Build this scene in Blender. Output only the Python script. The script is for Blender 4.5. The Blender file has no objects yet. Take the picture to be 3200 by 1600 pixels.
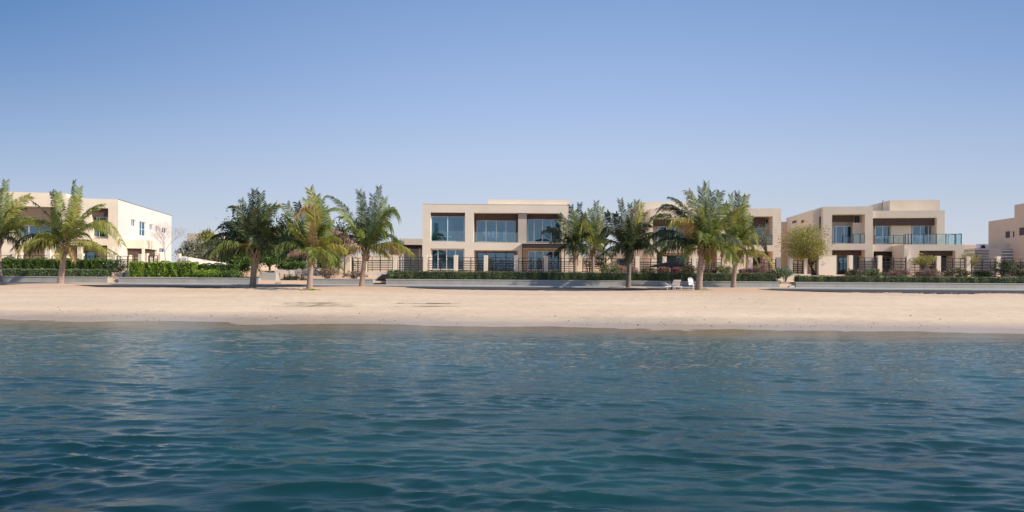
import bpy, math, random
import numpy as np
from mathutils import Vector, noise
random.seed(7); rng = np.random.default_rng(7)
R = math.radians
C = bpy.context.scene.collection
F = 2000.0; ROLL = 0.007; CZ = 1.4          # focal length in photo pixels, camera roll, eye height over the promenade
ZB = 1.35                                   # level of the villa gardens
WL = -1.0                                   # water level

# ------------------------------------------------------------------ helpers
def ray(px, py):
    dx, dy = px - 1600, 850 - py
    return (dx - ROLL*dy)/F, (dy + ROLL*dx)/F
def P(px, py, Z):
    u, v = ray(px, py); return Vector((u*Z, Z, CZ + v*Z))
class MB:
    def __init__(s): s.v = []; s.f = []
    def add(s, vs, fs):
        o = len(s.v); s.v += [tuple(p) for p in vs]; s.f += [tuple(i+o for i in f) for f in fs]; return s
    def box(s, x0, x1, y0, y1, z0, z1):
        return s.add([(x0,y0,z0),(x1,y0,z0),(x1,y1,z0),(x0,y1,z0),(x0,y0,z1),(x1,y0,z1),(x1,y1,z1),(x0,y1,z1)],
                     [(0,3,2,1),(4,5,6,7),(0,1,5,4),(1,2,6,5),(2,3,7,6),(3,0,4,7)])
    def quad(s, a, b, c, d): return s.add([a,b,c,d], [(0,1,2,3)])
    def tube(s, pts, rad, n=8, cap=True):
        pts = [Vector(p) for p in pts]; rings = []
        for i, p in enumerate(pts):
            t = (pts[min(i+1, len(pts)-1)] - pts[max(i-1, 0)]).normalized()
            a = t.cross(Vector((0,1,0))) if abs(t.y) < .9 else t.cross(Vector((1,0,0)))
            a.normalize(); b = t.cross(a)
            r = rad[i] if hasattr(rad, '__len__') else rad
            rings.append([p + (a*math.cos(k*2*math.pi/n) + b*math.sin(k*2*math.pi/n))*r for k in range(n)])
        vs = [q for r_ in rings for q in r_]; fs = []
        for i in range(len(pts)-1):
            for k in range(n):
                k2 = (k+1) % n; fs.append((i*n+k, i*n+k2, (i+1)*n+k2, (i+1)*n+k))
        if cap: fs += [tuple(range(n))[::-1], tuple(range((len(pts)-1)*n, len(pts)*n))]
        return s.add(vs, fs)
    def build(s, name, mat, parent=None, smooth=False, loc=None, bevel=0):
        me = bpy.data.meshes.new(name); me.from_pydata(s.v, [], s.f); me.materials.append(mat)
        if smooth: me.polygons.foreach_set('use_smooth', [True]*len(me.polygons))
        o = bpy.data.objects.new(name, me); C.objects.link(o); o.parent = parent
        if loc: o.location = loc
        if bevel:
            m = o.modifiers.new('bevel', 'BEVEL'); m.width = bevel; m.segments = 2; m.limit_method = 'ANGLE'
        return o
def np_mesh(name, V, Fq, mat, parent=None, smooth=False):
    me = bpy.data.meshes.new(name); V = np.asarray(V, dtype=np.float32); Fq = np.asarray(Fq, dtype=np.int32)
    me.vertices.add(len(V)); me.vertices.foreach_set('co', V.ravel())
    k = Fq.shape[1]; me.loops.add(Fq.size); me.loops.foreach_set('vertex_index', Fq.ravel())
    me.polygons.add(len(Fq)); me.polygons.foreach_set('loop_start', np.arange(0, Fq.size, k, dtype=np.int32))
    me.update(calc_edges=True)
    if smooth: me.polygons.foreach_set('use_smooth', np.ones(len(Fq), dtype=bool))
    me.materials.append(mat)
    o = bpy.data.objects.new(name, me); C.objects.link(o); o.parent = parent; return o
def tag(o, label, cat, group=None, kind=None):
    if label: o['label'] = label
    if cat: o['category'] = cat
    if group: o['group'] = group
    if kind: o['kind'] = kind
    return o
def thing(name, label, cat, loc=(0,0,0), rz=0, group=None):
    o = bpy.data.objects.new(name, None); C.objects.link(o); o.location = loc; o.rotation_euler = (0,0,rz)
    o.empty_display_size = .3
    return tag(o, label, cat, group)
def structure(o): o['kind'] = 'structure'; return o

# ------------------------------------------------------------------ materials
class NT:
    def __init__(s, name):
        s.m = bpy.data.materials.new(name); s.m.use_nodes = True; s.t = s.m.node_tree; s.t.nodes.clear()
        s.out = s.n('ShaderNodeOutputMaterial')
    def n(s, ty, **kw):
        nd = s.t.nodes.new(ty)
        for k, v in kw.items():
            if k.startswith('_'): setattr(nd, k[1:], v)
            else: nd.inputs[k.replace('__', ' ')].default_value = v
        return nd
    def l(s, a, b): s.t.links.new(a, b)
    def pos(s, scale=(1,1,1)):
        g = s.n('ShaderNodeNewGeometry'); m = s.n('ShaderNodeMapping'); m.inputs['Scale'].default_value = scale
        s.l(g.outputs['Position'], m.inputs['Vector']); return m.outputs[0]
    def noise(s, vec, sc, det=3, rough=.55):
        nz = s.n('ShaderNodeTexNoise', Scale=sc, Detail=det, Roughness=rough); s.l(vec, nz.inputs['Vector']); return nz.outputs['Fac']
    def ramp(s, fac, stops):
        r = s.n('ShaderNodeValToRGB'); e = r.color_ramp.elements
        while len(e) < len(stops): e.new(.5)
        for i, (p, c) in enumerate(stops): e[i].position = p; e[i].color = (*c, 1)
        s.l(fac, r.inputs[0]); return r.outputs[0]
    def mixc(s, fac, a, b, mode='MIX'):
        m = s.n('ShaderNodeMix'); m.data_type = 'RGBA'; m.blend_type = mode
        for idx, x in ((6, a), (7, b)):
            if isinstance(x, tuple): m.inputs[idx].default_value = (*x, 1)
            else: s.l(x, m.inputs[idx])
        if isinstance(fac, float): m.inputs[0].default_value = fac
        else: s.l(fac, m.inputs[0])
        return m.outputs[2]
    def math(s, op, a, b=None, clamp=False):
        m = s.n('ShaderNodeMath'); m.operation = op; m.use_clamp = clamp
        for i, x in enumerate((a, b)):
            if x is None: continue
            if isinstance(x, (int, float)): m.inputs[i].default_value = x
            else: s.l(x, m.inputs[i])
        return m.outputs[0]
def sc(c, k): return tuple(min(1, x*k) for x in c)
def plain(name, col, rough=.8, var=.12, scale=1.5, bump=.0, bscale=40, stain=0, metallic=0, stretch=(1,1,1)):
    n = NT(name); p = n.pos(stretch)
    c = n.ramp(n.noise(p, scale, 5), [(.3, sc(col, 1-var)), (.7, sc(col, 1+var))])
    if stain:
        st = n.noise(n.pos((2.2, 2.2, .18)), 1.4, 6, .7)
        g = n.math('MULTIPLY', n.math('SUBTRACT', st, .5, True), stain*3, True)
        c = n.mixc(g, c, sc(col, .55))
    b = n.n('ShaderNodeBsdfPrincipled', Roughness=rough, Metallic=metallic); n.l(c, b.inputs['Base Color'])
    if bump:
        bp = n.n('ShaderNodeBump', Strength=bump, Distance=.02); n.l(n.noise(n.pos(), bscale, 4), bp.inputs['Height']); n.l(bp.outputs[0], b.inputs['Normal'])
    n.l(b.outputs[0], n.out.inputs[0]); return n.m
def leafm(name, dark, light, yel=None, trans=.3, nscale=.9, rough=.55):
    n = NT(name); g = n.n('ShaderNodeNewGeometry')
    f = n.math('ADD', n.math('MULTIPLY', g.outputs['Random Per Island'], .55), n.math('MULTIPLY', n.noise(n.pos(), nscale, 3), .5), True)
    st = [(.18, dark), (.62, light)] + ([(.9, yel)] if yel else [])
    c = n.ramp(f, st)
    b = n.n('ShaderNodeBsdfPrincipled', Roughness=rough); n.l(c, b.inputs['Base Color'])
    t = n.n('ShaderNodeBsdfTranslucent'); n.l(n.mixc(.5, c, light), t.inputs[0])
    m = n.n('ShaderNodeMixShader', Fac=trans); n.l(b.outputs[0], m.inputs[1]); n.l(t.outputs[0], m.inputs[2]); n.l(m.outputs[0], n.out.inputs[0]); return n.m
def glassm(name, refl, tint, gcol, rough=.02):
    n = NT(name); t = n.n('ShaderNodeBsdfTransparent'); t.inputs[0].default_value = (*tint, 1)
    gl = n.n('ShaderNodeBsdfGlossy', Roughness=rough); gl.inputs[0].default_value = (*gcol, 1)
    bp = n.n('ShaderNodeBump', Strength=.25, Distance=.02); n.l(n.noise(n.pos(), .7, 2), bp.inputs['Height']); n.l(bp.outputs[0], gl.inputs['Normal'])
    m = n.n('ShaderNodeMixShader', Fac=refl); n.l(t.outputs[0], m.inputs[1]); n.l(gl.outputs[0], m.inputs[2]); n.l(m.outputs[0], n.out.inputs[0]); return n.m
M = {}
STC = (.90, .765, .60)
M['stucco'] = plain('stucco', STC, .92, .05, .5, .25, 60, .10)
M['stucco_b'] = plain('stucco_tan', (.88, .73, .55), .92, .06, .5, .25, 60, .14)
M['stucco_brown_shaded'] = plain('stucco_brown_shaded', (.76, .58, .42), .92, .06, .5, .2, 60, .12)  # darker, browner stucco: shade on the right-hand walls is put into the colour
M['stucco_white'] = plain('stucco_white', (.76, .70, .645), .92, .03, .5, .2, 60, .05)
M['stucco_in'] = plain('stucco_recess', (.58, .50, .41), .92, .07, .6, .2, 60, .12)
M['brown'] = plain('brown_panel', (.10, .066, .052), .75, .12, 2, .1, 30)
M['darkbrown'] = plain('dark_timber', (.05, .032, .026), .7, .2, 3, .2, 30)
M['purple'] = plain('faded_door_paint', (.19, .13, .15), .7, .15, 2)
M['frame'] = plain('white_window_frame', (.82, .84, .86), .45, .03)
M['darkmetal'] = plain('dark_painted_metal', (.022, .02, .02), .45, .2, 6)
M['concrete'] = plain('planter_concrete', (.40, .37, .33), .85, .10, 1.1, .4, 30, .35)
M['concrete_cap'] = plain('planter_cap', (.50, .465, .41), .85, .07, 1.5, .3, 30, .1)
M['pave'] = plain('kerb_paving', (.56, .53, .48), .85, .08, 1.5, .3, 20, .1)
M['asphalt'] = plain('path_asphalt_shaded', (.05, .05, .056), .85, .22, .6, .4, 25)  # asphalt darkened: the shadow strips along the promenade are in its colour
M['trunk'] = plain('palm_bark', (.36, .265, .21), .9, .22, 3, .8, 14, .2, stretch=(1,1,6))
M['trunk_shaded'] = plain('palm_bark_shaded', (.24, .195, .15), .9, .25, 3, .8, 14, .3, stretch=(1,1,6))  # darker copy of the palm bark, with the trunks' shade in its colour
M['bark'] = plain('tree_bark', (.12, .085, .06), .9, .25, 5, .6, 20)
M['bark_pale'] = plain('bare_branch_bark', (.42, .33, .30), .9, .2, 5, .4, 20)
M['boot'] = plain('palm_leaf_base', (.30, .215, .12), .9, .3, 8, .6, 30)
M['white'] = plain('white_plastic', (.86, .86, .88), .4, .03)
M['grey'] = plain('grey_louvre', (.30, .31, .32), .6, .1, 4)
M['thatch'] = plain('thatch_straw', (.17, .10, .06), .95, .4, 9, .6, 30)
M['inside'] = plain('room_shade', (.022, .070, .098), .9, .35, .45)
M['curtain'] = plain('curtain_cloth', (.60, .64, .66), .9, .1, 6)
M['canvas'] = plain('yellow_canvas', (.55, .42, .2), .8, .1)
M['soil'] = plain('garden_soil', (.12, .085, .06), .95, .3, 2, .5, 20)
M['far'] = plain('distant_house_paint', (.62, .53, .43), .95, .04)
M['twig'] = plain('dry_seaweed', (.075, .06, .04), .95, .4, 6)
M['stone'] = plain('shore_pebble', (.07, .055, .045), .8, .4, 12)
M['louver'] = plain('brown_louvre', (.21, .14, .11), .7, .2, 4)
M['pane'] = glassm('window_glass', .24, (.60, .74, .84), (.50, .76, .95))
M['rail_glass'] = glassm('balustrade_glass', .10, (.86, .93, .94), (.8, .92, 1))
M['pg'] = leafm('palm_leaf', (.040, .065, .012), (.25, .31, .06), (.58, .57, .14), .40)
M['py'] = leafm('palm_leaf_yellow_green', (.16, .18, .035), (.48, .46, .09), (.72, .60, .17), .42)
M['pd'] = leafm('palm_leaf_dark_shaded', (.014, .024, .009), (.070, .095, .028), (.24, .26, .07), .26)  # darker copy of the palm leaf; carries the shaded palms' shade as colour
M['pb'] = leafm('palm_leaf_blue_green', (.09, .13, .045), (.30, .36, .12), (.58, .58, .26), .4)
M['dry'] = leafm('dry_palm_leaf', (0.240, 0.150, 0.066), (0.516, 0.348, 0.156), (0.720, 0.516, 0.240), .2)
M['drp'] = leafm('dry_palm_leaf_brown', (0.156, 0.090, 0.060), (0.408, 0.264, 0.192), (0.600, 0.432, 0.324), .15)
M['hedge_bright'] = leafm('hedge_leaf_bright', (.03, .08, .01), (.34, .50, .05), (.80, .88, .14), .45, 2.2)
M['hedge_mid'] = leafm('hedge_leaf_mid', (.010, .030, .006), (.09, .18, .022), (.42, .52, .08), .28, 1.6)
M['hedge_olive'] = leafm('hedge_leaf_olive', (0.037, 0.054, 0.020), (0.133, 0.167, 0.071), (0.340, 0.374, 0.170), .2, 1.3)
M['hedge_grey'] = leafm('hedge_leaf_grey_green', (0.060, 0.093, 0.042), (0.195, 0.262, 0.120), (0.360, 0.420, 0.210), .2, 1.3)
M['tree_dark'] = leafm('tree_leaf_dark', (.010, .024, .008), (.05, .085, .022), (.22, .26, .06), .24, .9)
M['tree_olive'] = leafm('tree_leaf_olive', (.14, .135, .04), (.42, .39, .11), (.72, .64, .15), .38, .4)
M['tree_green'] = leafm('tree_leaf_green', (0.030, 0.068, 0.015), (0.135, 0.225, 0.045), (0.390, 0.495, 0.120), .3, .8)
M['tree_pale'] = leafm('tree_leaf_pale', (0.156, 0.168, 0.108), (0.300, 0.300, 0.204), (0.456, 0.432, 0.312), .25, .6)
M['flower'] = leafm('flower_petal', (0.360, 0.156, 0.108), (0.624, 0.312, 0.276), (0.900, 0.720, 0.624), .3, 1.0)
M['pink'] = leafm('pink_petal', (.10, .06, .04), (.42, .14, .18), (.5, .3, .3), .3, 2.0)
M['rust'] = leafm('rusty_leaf', (0.120, 0.068, 0.038), (0.330, 0.210, 0.150), (0.675, 0.540, 0.450), .2, 1.5)

# sand
def make_sand():
    n = NT('beach_sand'); p = n.pos()
    big = n.noise(n.pos((.25, 1, 1)), .35, 4, .6)
    c = n.ramp(big, [(.3, (.75, .545, .36)), (.7, (.90, .675, .455))])
    fine = n.noise(n.pos((.35, 1.3, 1)), 5.5, 6, .7)
    c = n.mixc(n.math('MULTIPLY', n.math('SUBTRACT', fine, .54, True), 5, True), c, (.46, .32, .215))
    g = n.n('ShaderNodeNewGeometry'); s = n.n('ShaderNodeSeparateXYZ'); n.l(g.outputs['Position'], s.inputs[0])
    # redder, disturbed sand high on the beach
    hi = n.math('MULTIPLY', n.math('SUBTRACT', s.outputs[1], 43), .09, True)
    c = n.mixc(n.math('MULTIPLY', n.math('MULTIPLY', hi, n.noise(n.pos((.15, .8, 1)), 1.2, 5, .65)), 1.1, True), c, (.62, .36, .225))
    wetn = n.math('ADD', s.outputs[2], n.math('MULTIPLY', n.noise(n.pos((.12, .5, 1)), .9, 4), .10))
    wet = n.math('SUBTRACT', 1.0, n.math('MULTIPLY', n.math('SUBTRACT', wetn, WL+.11), 6), True)
    c = n.mixc(n.math('MULTIPLY', wet, .78), c, (.48, .355, .245))
    under = n.math('MULTIPLY', n.math('SUBTRACT', WL+.0, s.outputs[2]), 9, True); spk = n.noise(n.pos((.25, 1.6, 1)), 3.5, 5, .7)
    c = n.mixc(under, c, n.ramp(spk, [(.38, (.42, .31, .20)), (.62, (.74, .57, .41))]))
    b = n.n('ShaderNodeBsdfPrincipled'); n.l(c, b.inputs['Base Color'])
    n.l(n.math('SUBTRACT', .95, n.math('MULTIPLY', wet, .66)), b.inputs['Roughness'])
    bp = n.n('ShaderNodeBump', Strength=.55, Distance=.04); n.l(n.noise(n.pos((.6,1.4,1)), 6, 7, .7), bp.inputs['Height']); n.l(bp.outputs[0], b.inputs['Normal'])
    n.l(b.outputs[0], n.out.inputs[0]); return n.m
M['sand'] = make_sand()
SH0, SH1 = 28.2, -.085         # shoreline Y = SH0 + SH1*X
def make_water():
    n = NT('sea_water')
    g = n.n('ShaderNodeNewGeometry'); s = n.n('ShaderNodeSeparateXYZ'); n.l(g.outputs['Position'], s.inputs[0])
    sh = n.math('SUBTRACT', n.math('ADD', SH0, n.math('MULTIPLY', s.outputs[0], SH1)), s.outputs[1])   # metres out from the shore
    sh = n.math('ADD', sh, n.math('MULTIPLY', n.math('SUBTRACT', n.noise(n.pos((.3,1,1)), .5, 4), .5), 3.2))
    dep = n.math('MULTIPLY', n.math('ADD', sh, -1.6), .20, True); cal = n.math('MULTIPLY', sh, .11, True)
    c = n.ramp(n.noise(n.pos((.5,1,1)), .22, 4, .6), [(.32, (.003, .024, .027)), (.5, (.006, .042, .045)), (.68, (.016, .074, .078))])
    shl = n.math('SUBTRACT', 1.0, n.math('MULTIPLY', sh, .048), True); c = n.mixc(n.math('MULTIPLY', shl, .75), c, (.105, .190, .192)); dif = n.n('ShaderNodeBsdfDiffuse'); n.l(c, dif.inputs[0])
    tr = n.n('ShaderNodeBsdfTransparent'); tr.inputs[0].default_value = (.94, .89, .79, 1)
    body = n.n('ShaderNodeMixShader'); n.l(dep, body.inputs[0]); n.l(tr.outputs[0], body.inputs[1]); n.l(dif.outputs[0], body.inputs[2])
    h = n.math('ADD', n.math('MULTIPLY', n.noise(n.pos((.24,1.25,1)), 4.6, 6, .66), .80), n.math('MULTIPLY', n.noise(n.pos((.36,1.5,1)), 15, 4, .6), .45))
    bp = n.n('ShaderNodeBump', Strength=.62, Distance=.055); n.l(h, bp.inputs['Height']); n.l(n.math('ADD', .17, n.math('MULTIPLY', n.math('MULTIPLY', cal, n.math('SUBTRACT', 1.0, n.math('MULTIPLY', n.math('SUBTRACT', sh, 8.0), .085, True))), .44)), bp.inputs['Strength'])
    fr = n.n('ShaderNodeFresnel', IOR=1.33); n.l(bp.outputs[0], fr.inputs['Normal'])
    gl = n.n('ShaderNodeBsdfGlossy', Roughness=.02); gl.inputs[0].default_value = (.90, .94, .93, 1); n.l(bp.outputs[0], gl.inputs['Normal'])
    m = n.n('ShaderNodeMixShader'); n.l(n.math('MULTIPLY', fr.outputs[0], n.math('ADD', .58, n.math('MULTIPLY', dep, .40))), m.inputs[0]); n.l(body.outputs[0], m.inputs[1]); n.l(gl.outputs[0], m.inputs[2])
    n.l(m.outputs[0], n.out.inputs[0]); return n.m
M['water'] = make_water()

# ------------------------------------------------------------------ camera, light
cam = bpy.data.cameras.new('camera'); co = bpy.data.objects.new('camera', cam); C.objects.link(co)
co.location = (0, 0, CZ); co.rotation_euler = (R(90), 0, 0)
cam.sensor_width = 36; cam.lens = F/3200*36; cam.clip_end = 20000; cam.clip_start = .1; cam.shift_y = 50/3200
co.rotation_euler = (R(90), -math.atan(ROLL), 0)
bpy.context.scene.camera = co
SUN_EL, SUN_AZ = R(33), R(19)               # azimuth: from +X (right) turned towards the camera
sd = Vector((math.cos(SUN_AZ)*math.cos(SUN_EL), -math.sin(SUN_AZ)*math.cos(SUN_EL), math.sin(SUN_EL)))
sl = bpy.data.lights.new('sun', 'SUN'); sl.energy = 5; sl.angle = R(.53); sl.color = (1, .925, .81)
so = bpy.data.objects.new('sun', sl); C.objects.link(so); so.rotation_euler = sd.to_track_quat('Z', 'Y').to_euler(); so.location = (40, -10, 40)
w = bpy.data.worlds.new('World'); bpy.context.scene.world = w; w.use_nodes = True
wt = w.node_tree; bg = wt.nodes['Background']; sky = wt.nodes.new('ShaderNodeTexSky'); sky.sky_type = 'NISHITA'
sky.sun_disc = False; sky.sun_elevation = SUN_EL; sky.sun_rotation = math.atan2(sd.x, sd.y)
sky.air_density = 1.0; sky.dust_density = .7; sky.ozone_density = 2.2; sky.altitude = 0
# the photographed haze: a paler, bluer band low over the horizon, blended with the physical sky
tc = wt.nodes.new('ShaderNodeTexCoord'); sx = wt.nodes.new('ShaderNodeSeparateXYZ'); wt.links.new(tc.outputs['Generated'], sx.inputs[0])
rp_ = wt.nodes.new('ShaderNodeValToRGB'); els = rp_.color_ramp.elements
while len(els) < 6: els.new(.5)
for e_, (p_, c_) in zip(els, ((0, (.64, .67, .74)), (.07, (.61, .66, .77)), (.17, (.51, .62, .83)), (.26, (.38, .52, .82)), (.39, (.24, .39, .70)), (1, (.05, .13, .36)))): e_.position = p_; e_.color = (*c_, 1)
wt.links.new(sx.outputs[2], rp_.inputs[0])
def wm(op, a, b):
    m = wt.nodes.new('ShaderNodeMath'); m.operation = op; m.use_clamp = op == 'MINIMUM'
    for i, x in enumerate((a, b)):
        if isinstance(x, (int, float)): m.inputs[i].default_value = x
        else: wt.links.new(x, m.inputs[i])
    return m.outputs[0]
# lens vignetting put into the sky colour: darker blue towards both upper sides
xo_ = wm('SUBTRACT', sx.outputs[0], .09); side_ = wm('MINIMUM', wm('MULTIPLY', wm('MULTIPLY', xo_, xo_), wm('MULTIPLY', sx.outputs[2], 5.6)), .8)
mb_ = wt.nodes.new('ShaderNodeMix'); mb_.data_type = 'RGBA'; wt.links.new(side_, mb_.inputs[0]); wt.links.new(rp_.outputs[0], mb_.inputs[6]); mb_.inputs[7].default_value = (.07, .20, .46, 1)
vs_ = wt.nodes.new('ShaderNodeVectorMath'); vs_.operation = 'SCALE'; vs_.inputs['Scale'].default_value = 1/.13; wt.links.new(mb_.outputs[2], vs_.inputs[0])
mx_ = wt.nodes.new('ShaderNodeMix'); mx_.data_type = 'RGBA'; mx_.inputs[0].default_value = .88; wt.links.new(sky.outputs[0], mx_.inputs[6]); wt.links.new(vs_.outputs[0], mx_.inputs[7])
wt.links.new(mx_.outputs[2], bg.inputs[0]); bg.inputs[1].default_value = .13
scn = bpy.context.scene; scn.view_settings.view_transform = 'Standard'; scn.view_settings.look = 'None'; scn.view_settings.exposure = 0
scn.render.engine = 'CYCLES'; scn.cycles.max_bounces = 8; scn.cycles.transparent_max_bounces = 12; scn.cycles.sample_clamp_indirect = 6

# ------------------------------------------------------------------ ground
def shore(X): return SH0 + SH1*np.clip(X, -150, 150)
def ground_z(X, Y):
    X = np.asarray(X, float); Y = np.asarray(Y, float); s = shore(X)
    t = np.clip((Y-s)/(51-s), -2, 1)
    z = WL + np.where(t > 0, .90*(1-(1-t)**1.25), t*.55)
    z = np.maximum(z, -3)
    z = np.where(Y > 51, -.10, z)
    z = np.where(Y > 64.2, .40, z)
    z = np.where(Y > 66.5, .40 + .95*np.clip((Y-66.5)/5, 0, 1), z)
    return z
def gz(x, y): return float(ground_z(x, y))
_YS = np.arange(20, 70, .01)
def ground_hit(px, py):
    u, v = ray(px, py); g_ = ground_z(u*_YS, _YS); k = np.argmax(CZ + v*_YS <= g_)
    return Vector((u*_YS[k], _YS[k], g_[k]))
xs = np.concatenate([-np.geomspace(4000, 50, 26), np.arange(-48, 48.01, .16), np.geomspace(50, 4000, 26)])
ys = np.concatenate([[14, 18, 21], np.arange(23, 56, .13), np.arange(56, 64, .5), [64.19, 64.21, 66.5], np.arange(67, 72, 1), [75, 80, 90, 110, 150, 250, 500, 1200, 3000, 8000]])
GX, GY = np.meshgrid(xs, ys); GZ = ground_z(GX, GY)
def wob(X, Y, seed, n, lo, hi, sy=1.0):
    r = np.random.default_rng(seed); o = np.zeros_like(X)
    for i in range(n):
        k = 2*math.pi/np.exp(r.uniform(math.log(lo), math.log(hi))); a = r.uniform(0, math.pi)
        o += np.sin(X*k*math.cos(a) + Y*sy*k*math.sin(a) + r.uniform(0, 6.28))
    return o/math.sqrt(n)
on = (np.abs(GX) < 60) & (GY < 60)
lump = wob(GX, GY, 3, 24, .5, 2.2)*.5 + wob(GX, GY, 4, 12, 3, 9)*.6
rough = np.exp(-((GY-50.5)/2.4)**2)*(.4+.6*np.clip(wob(GX, GY*0+1, 9, 5, 12, 40), -.5, 1))
GZ = GZ + np.where(on & (GY > 30), lump*np.where(GY > 53, .004, .016), 0) + np.where(on & (GY > 44) & (GY < 53.5), np.abs(wob(GX, GY, 5, 30, .3, .9))*.045*np.clip(rough, 0, 1), 0)
# low sand mounds around the palm bases
for mx, my, mr, mh in ((-42.4, 60, 5, .14), (-20.9, 51.8, 4, .05), (-15.5, 49.5, 4, .06), (-13.5, 57.6, 4.5, .13), (16.1, 55, 4, .08), (11.2, 61, 2.5, .10), (21.6, 61, 3, .16)):
    GZ += mh*np.exp(-(((GX-mx)/mr)**2 + ((GY-my)/(mr*.45))**2))
GZ += np.where(on & (GY < 36), (wob(GX, GY, 14, 16, 2.5, 14)*.016 + wob(GX, GY, 15, 16, .6, 2.5)*.005)*np.clip((36-GY)/4, 0, 1), 0)
V = np.stack([GX.ravel(), GY.ravel(), GZ.ravel()], 1)
nx, ny = len(xs), len(ys)
ii = (np.arange(ny-1)[:, None]*nx + np.arange(nx-1)[None, :]).ravel()
structure(np_mesh('sand_ground', V, np.stack([ii, ii+1, ii+1+nx, ii+nx], 1), M['sand'], smooth=True))
# promenade: path darkened to hold the shadow strip, and pale kerb walk at the foot of the planters
def sheet(name, xs_, y0f, y1f, z, mat):
    mb = MB(); vs = []; fs = []
    for i, x in enumerate(xs_):
        vs += [(x, y0f(x), z), (x, y1f(x), z)]
        if i: fs.append((2*i-2, 2*i, 2*i+1, 2*i-1))
    mb.add(vs, fs); return mb.build(name, mat)
def pedge(x):      # sand drifts over the path near the palms
    e = 52.9 + .5*math.sin(x*.31) + .35*math.sin(x*.83+1)
    for mx, wd, a in ((-42, 5, 6.5), (-15, 7.5, 7.5), (16, 4.5, 7), (21.6, 3.5, 7), (2, 9, -1.0), (33, 9, -2.2), (-30, 7, -.5)): e += a*math.exp(-((x-mx)/wd)**2)
    return min(e, 61.2)
xsp = list(np.arange(-90, 90.1, .5))
structure(sheet('promenade_path', [-400]+xsp+[400], pedge, lambda x: 61.4, -.045, M['asphalt']))
kb = MB().box(-400, 400, 61.4, 64.05, -.3, .06); structure(kb.build('promenade_kerb', M['pave']))
# wet / drifted sand skirts raised a few mm over the path were left to the sand sheet itself

# ------------------------------------------------------------------ water
def geo(a, b, n): return np.geomspace(a, b, n)
wx = np.concatenate([-geo(6000, 31, 22), np.arange(-30, 30.01, .055), geo(31, 6000, 22)])
wy = np.concatenate([-geo(8000, 8, 20), np.linspace(-6, 3, 10), np.concatenate([np.arange(3.6, 16, .036), np.arange(16, 34.5, .055)]), [36, 40]])
WX, WY = np.meshgrid(wx, wy); 
H = np.zeros_like(WX); DX = np.zeros_like(WX); DY = np.zeros_like(WX)
rw = np.random.default_rng(21)
act = (np.abs(WX) < 31) & (WY > 3)
ax, ay = WX[act], WY[act]; h = np.zeros_like(ax); dx = np.zeros_like(ax); dy = np.zeros_like(ax)
env1 = np.clip(.75 + .42*wob(ax, ay, 31, 9, 3.5, 12, 1.6), .15, 1.7)
env2 = np.clip(.8 + .5*wob(ax, ay, 32, 9, 1.5, 5, 1.8), .1, 1.9)
env3 = np.clip(.8 + .5*wob(ax, ay, 33, 9, 2.0, 9, 2.2), .1, 1.9)
near = np.clip(1.30 - (ay-6)/17, .34, 1.30)
for i in range(170):
    lam = math.exp(rw.uniform(math.log(.12), math.log(1.25)))
    spread = .18 if lam > .9 else .27
    a = math.pi/2 + (.16 if lam > 1.1 else -.05) + rw.normal(0, spread)
    k = 2*math.pi/lam; slope = .006 if lam > .8 else .0165 if lam > .3 else .024
    A = slope/k; ph = rw.uniform(0, 6.28)
    arg = k*(ax*math.cos(a) + ay*math.sin(a)) + ph
    e = (env1 if lam > 1.1 else env2 if lam > .4 else env3)*near
    s_, c_ = np.sin(arg), np.cos(arg)
    h += A*e*s_; dx += A*e*c_*math.cos(a)*.95; dy += A*e*c_*math.sin(a)*.95
# short crossing chop that only shows close to the camera
nearm = np.clip((15-ay)/8, 0, 1)*np.clip(.7+.6*wob(ax, ay, 41, 9, 1.2, 6, 1.3), .1, 1.8)
for i in range(70):
    lam = math.exp(rw.uniform(math.log(.13), math.log(.62))); a = math.pi/2 + .25 + rw.normal(0, .75); k = 2*math.pi/lam; A = .017/k
    arg = k*(ax*math.cos(a) + ay*math.sin(a)) + rw.uniform(0, 6.28); h += A*nearm*np.sin(arg); c_ = A*nearm*np.cos(arg); dx += c_*math.cos(a)*.9; dy += c_*math.sin(a)*.9
# wake: two long oblique crests crossing the foreground
for (nx_, ny_, off, A, lam) in ((-.30, .954, 7.6, .011, .9), (-.26, .965, 10.6, .009, 1.0), (.30, .954, 9.6, .006, .9)):
    d = ax*nx_ + ay*ny_ - off - .35*np.sin(ax*.35); h += A*np.exp(-(d/.9)**2)*np.cos(2*math.pi*d/lam)
fade = np.clip((30.5-np.abs(ax))/4, 0, 1)*np.clip((shore(ax)+1.5-ay)/9, .10, 1)*np.clip((ay-3)/1.5, 0, 1)
H[act] = h*fade; DX[act] = dx*fade; DY[act] = dy*fade
V = np.stack([(WX+DX).ravel(), (WY+DY).ravel(), (H+WL).ravel()], 1)
nx = len(wx); ny = len(wy)
ii = (np.arange(ny-1)[:, None]*nx + np.arange(nx-1)[None, :]).ravel()
structure(np_mesh('sea_water', V, np.stack([ii, ii+1, ii+1+nx, ii+nx], 1), M['water'], smooth=True))

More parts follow.
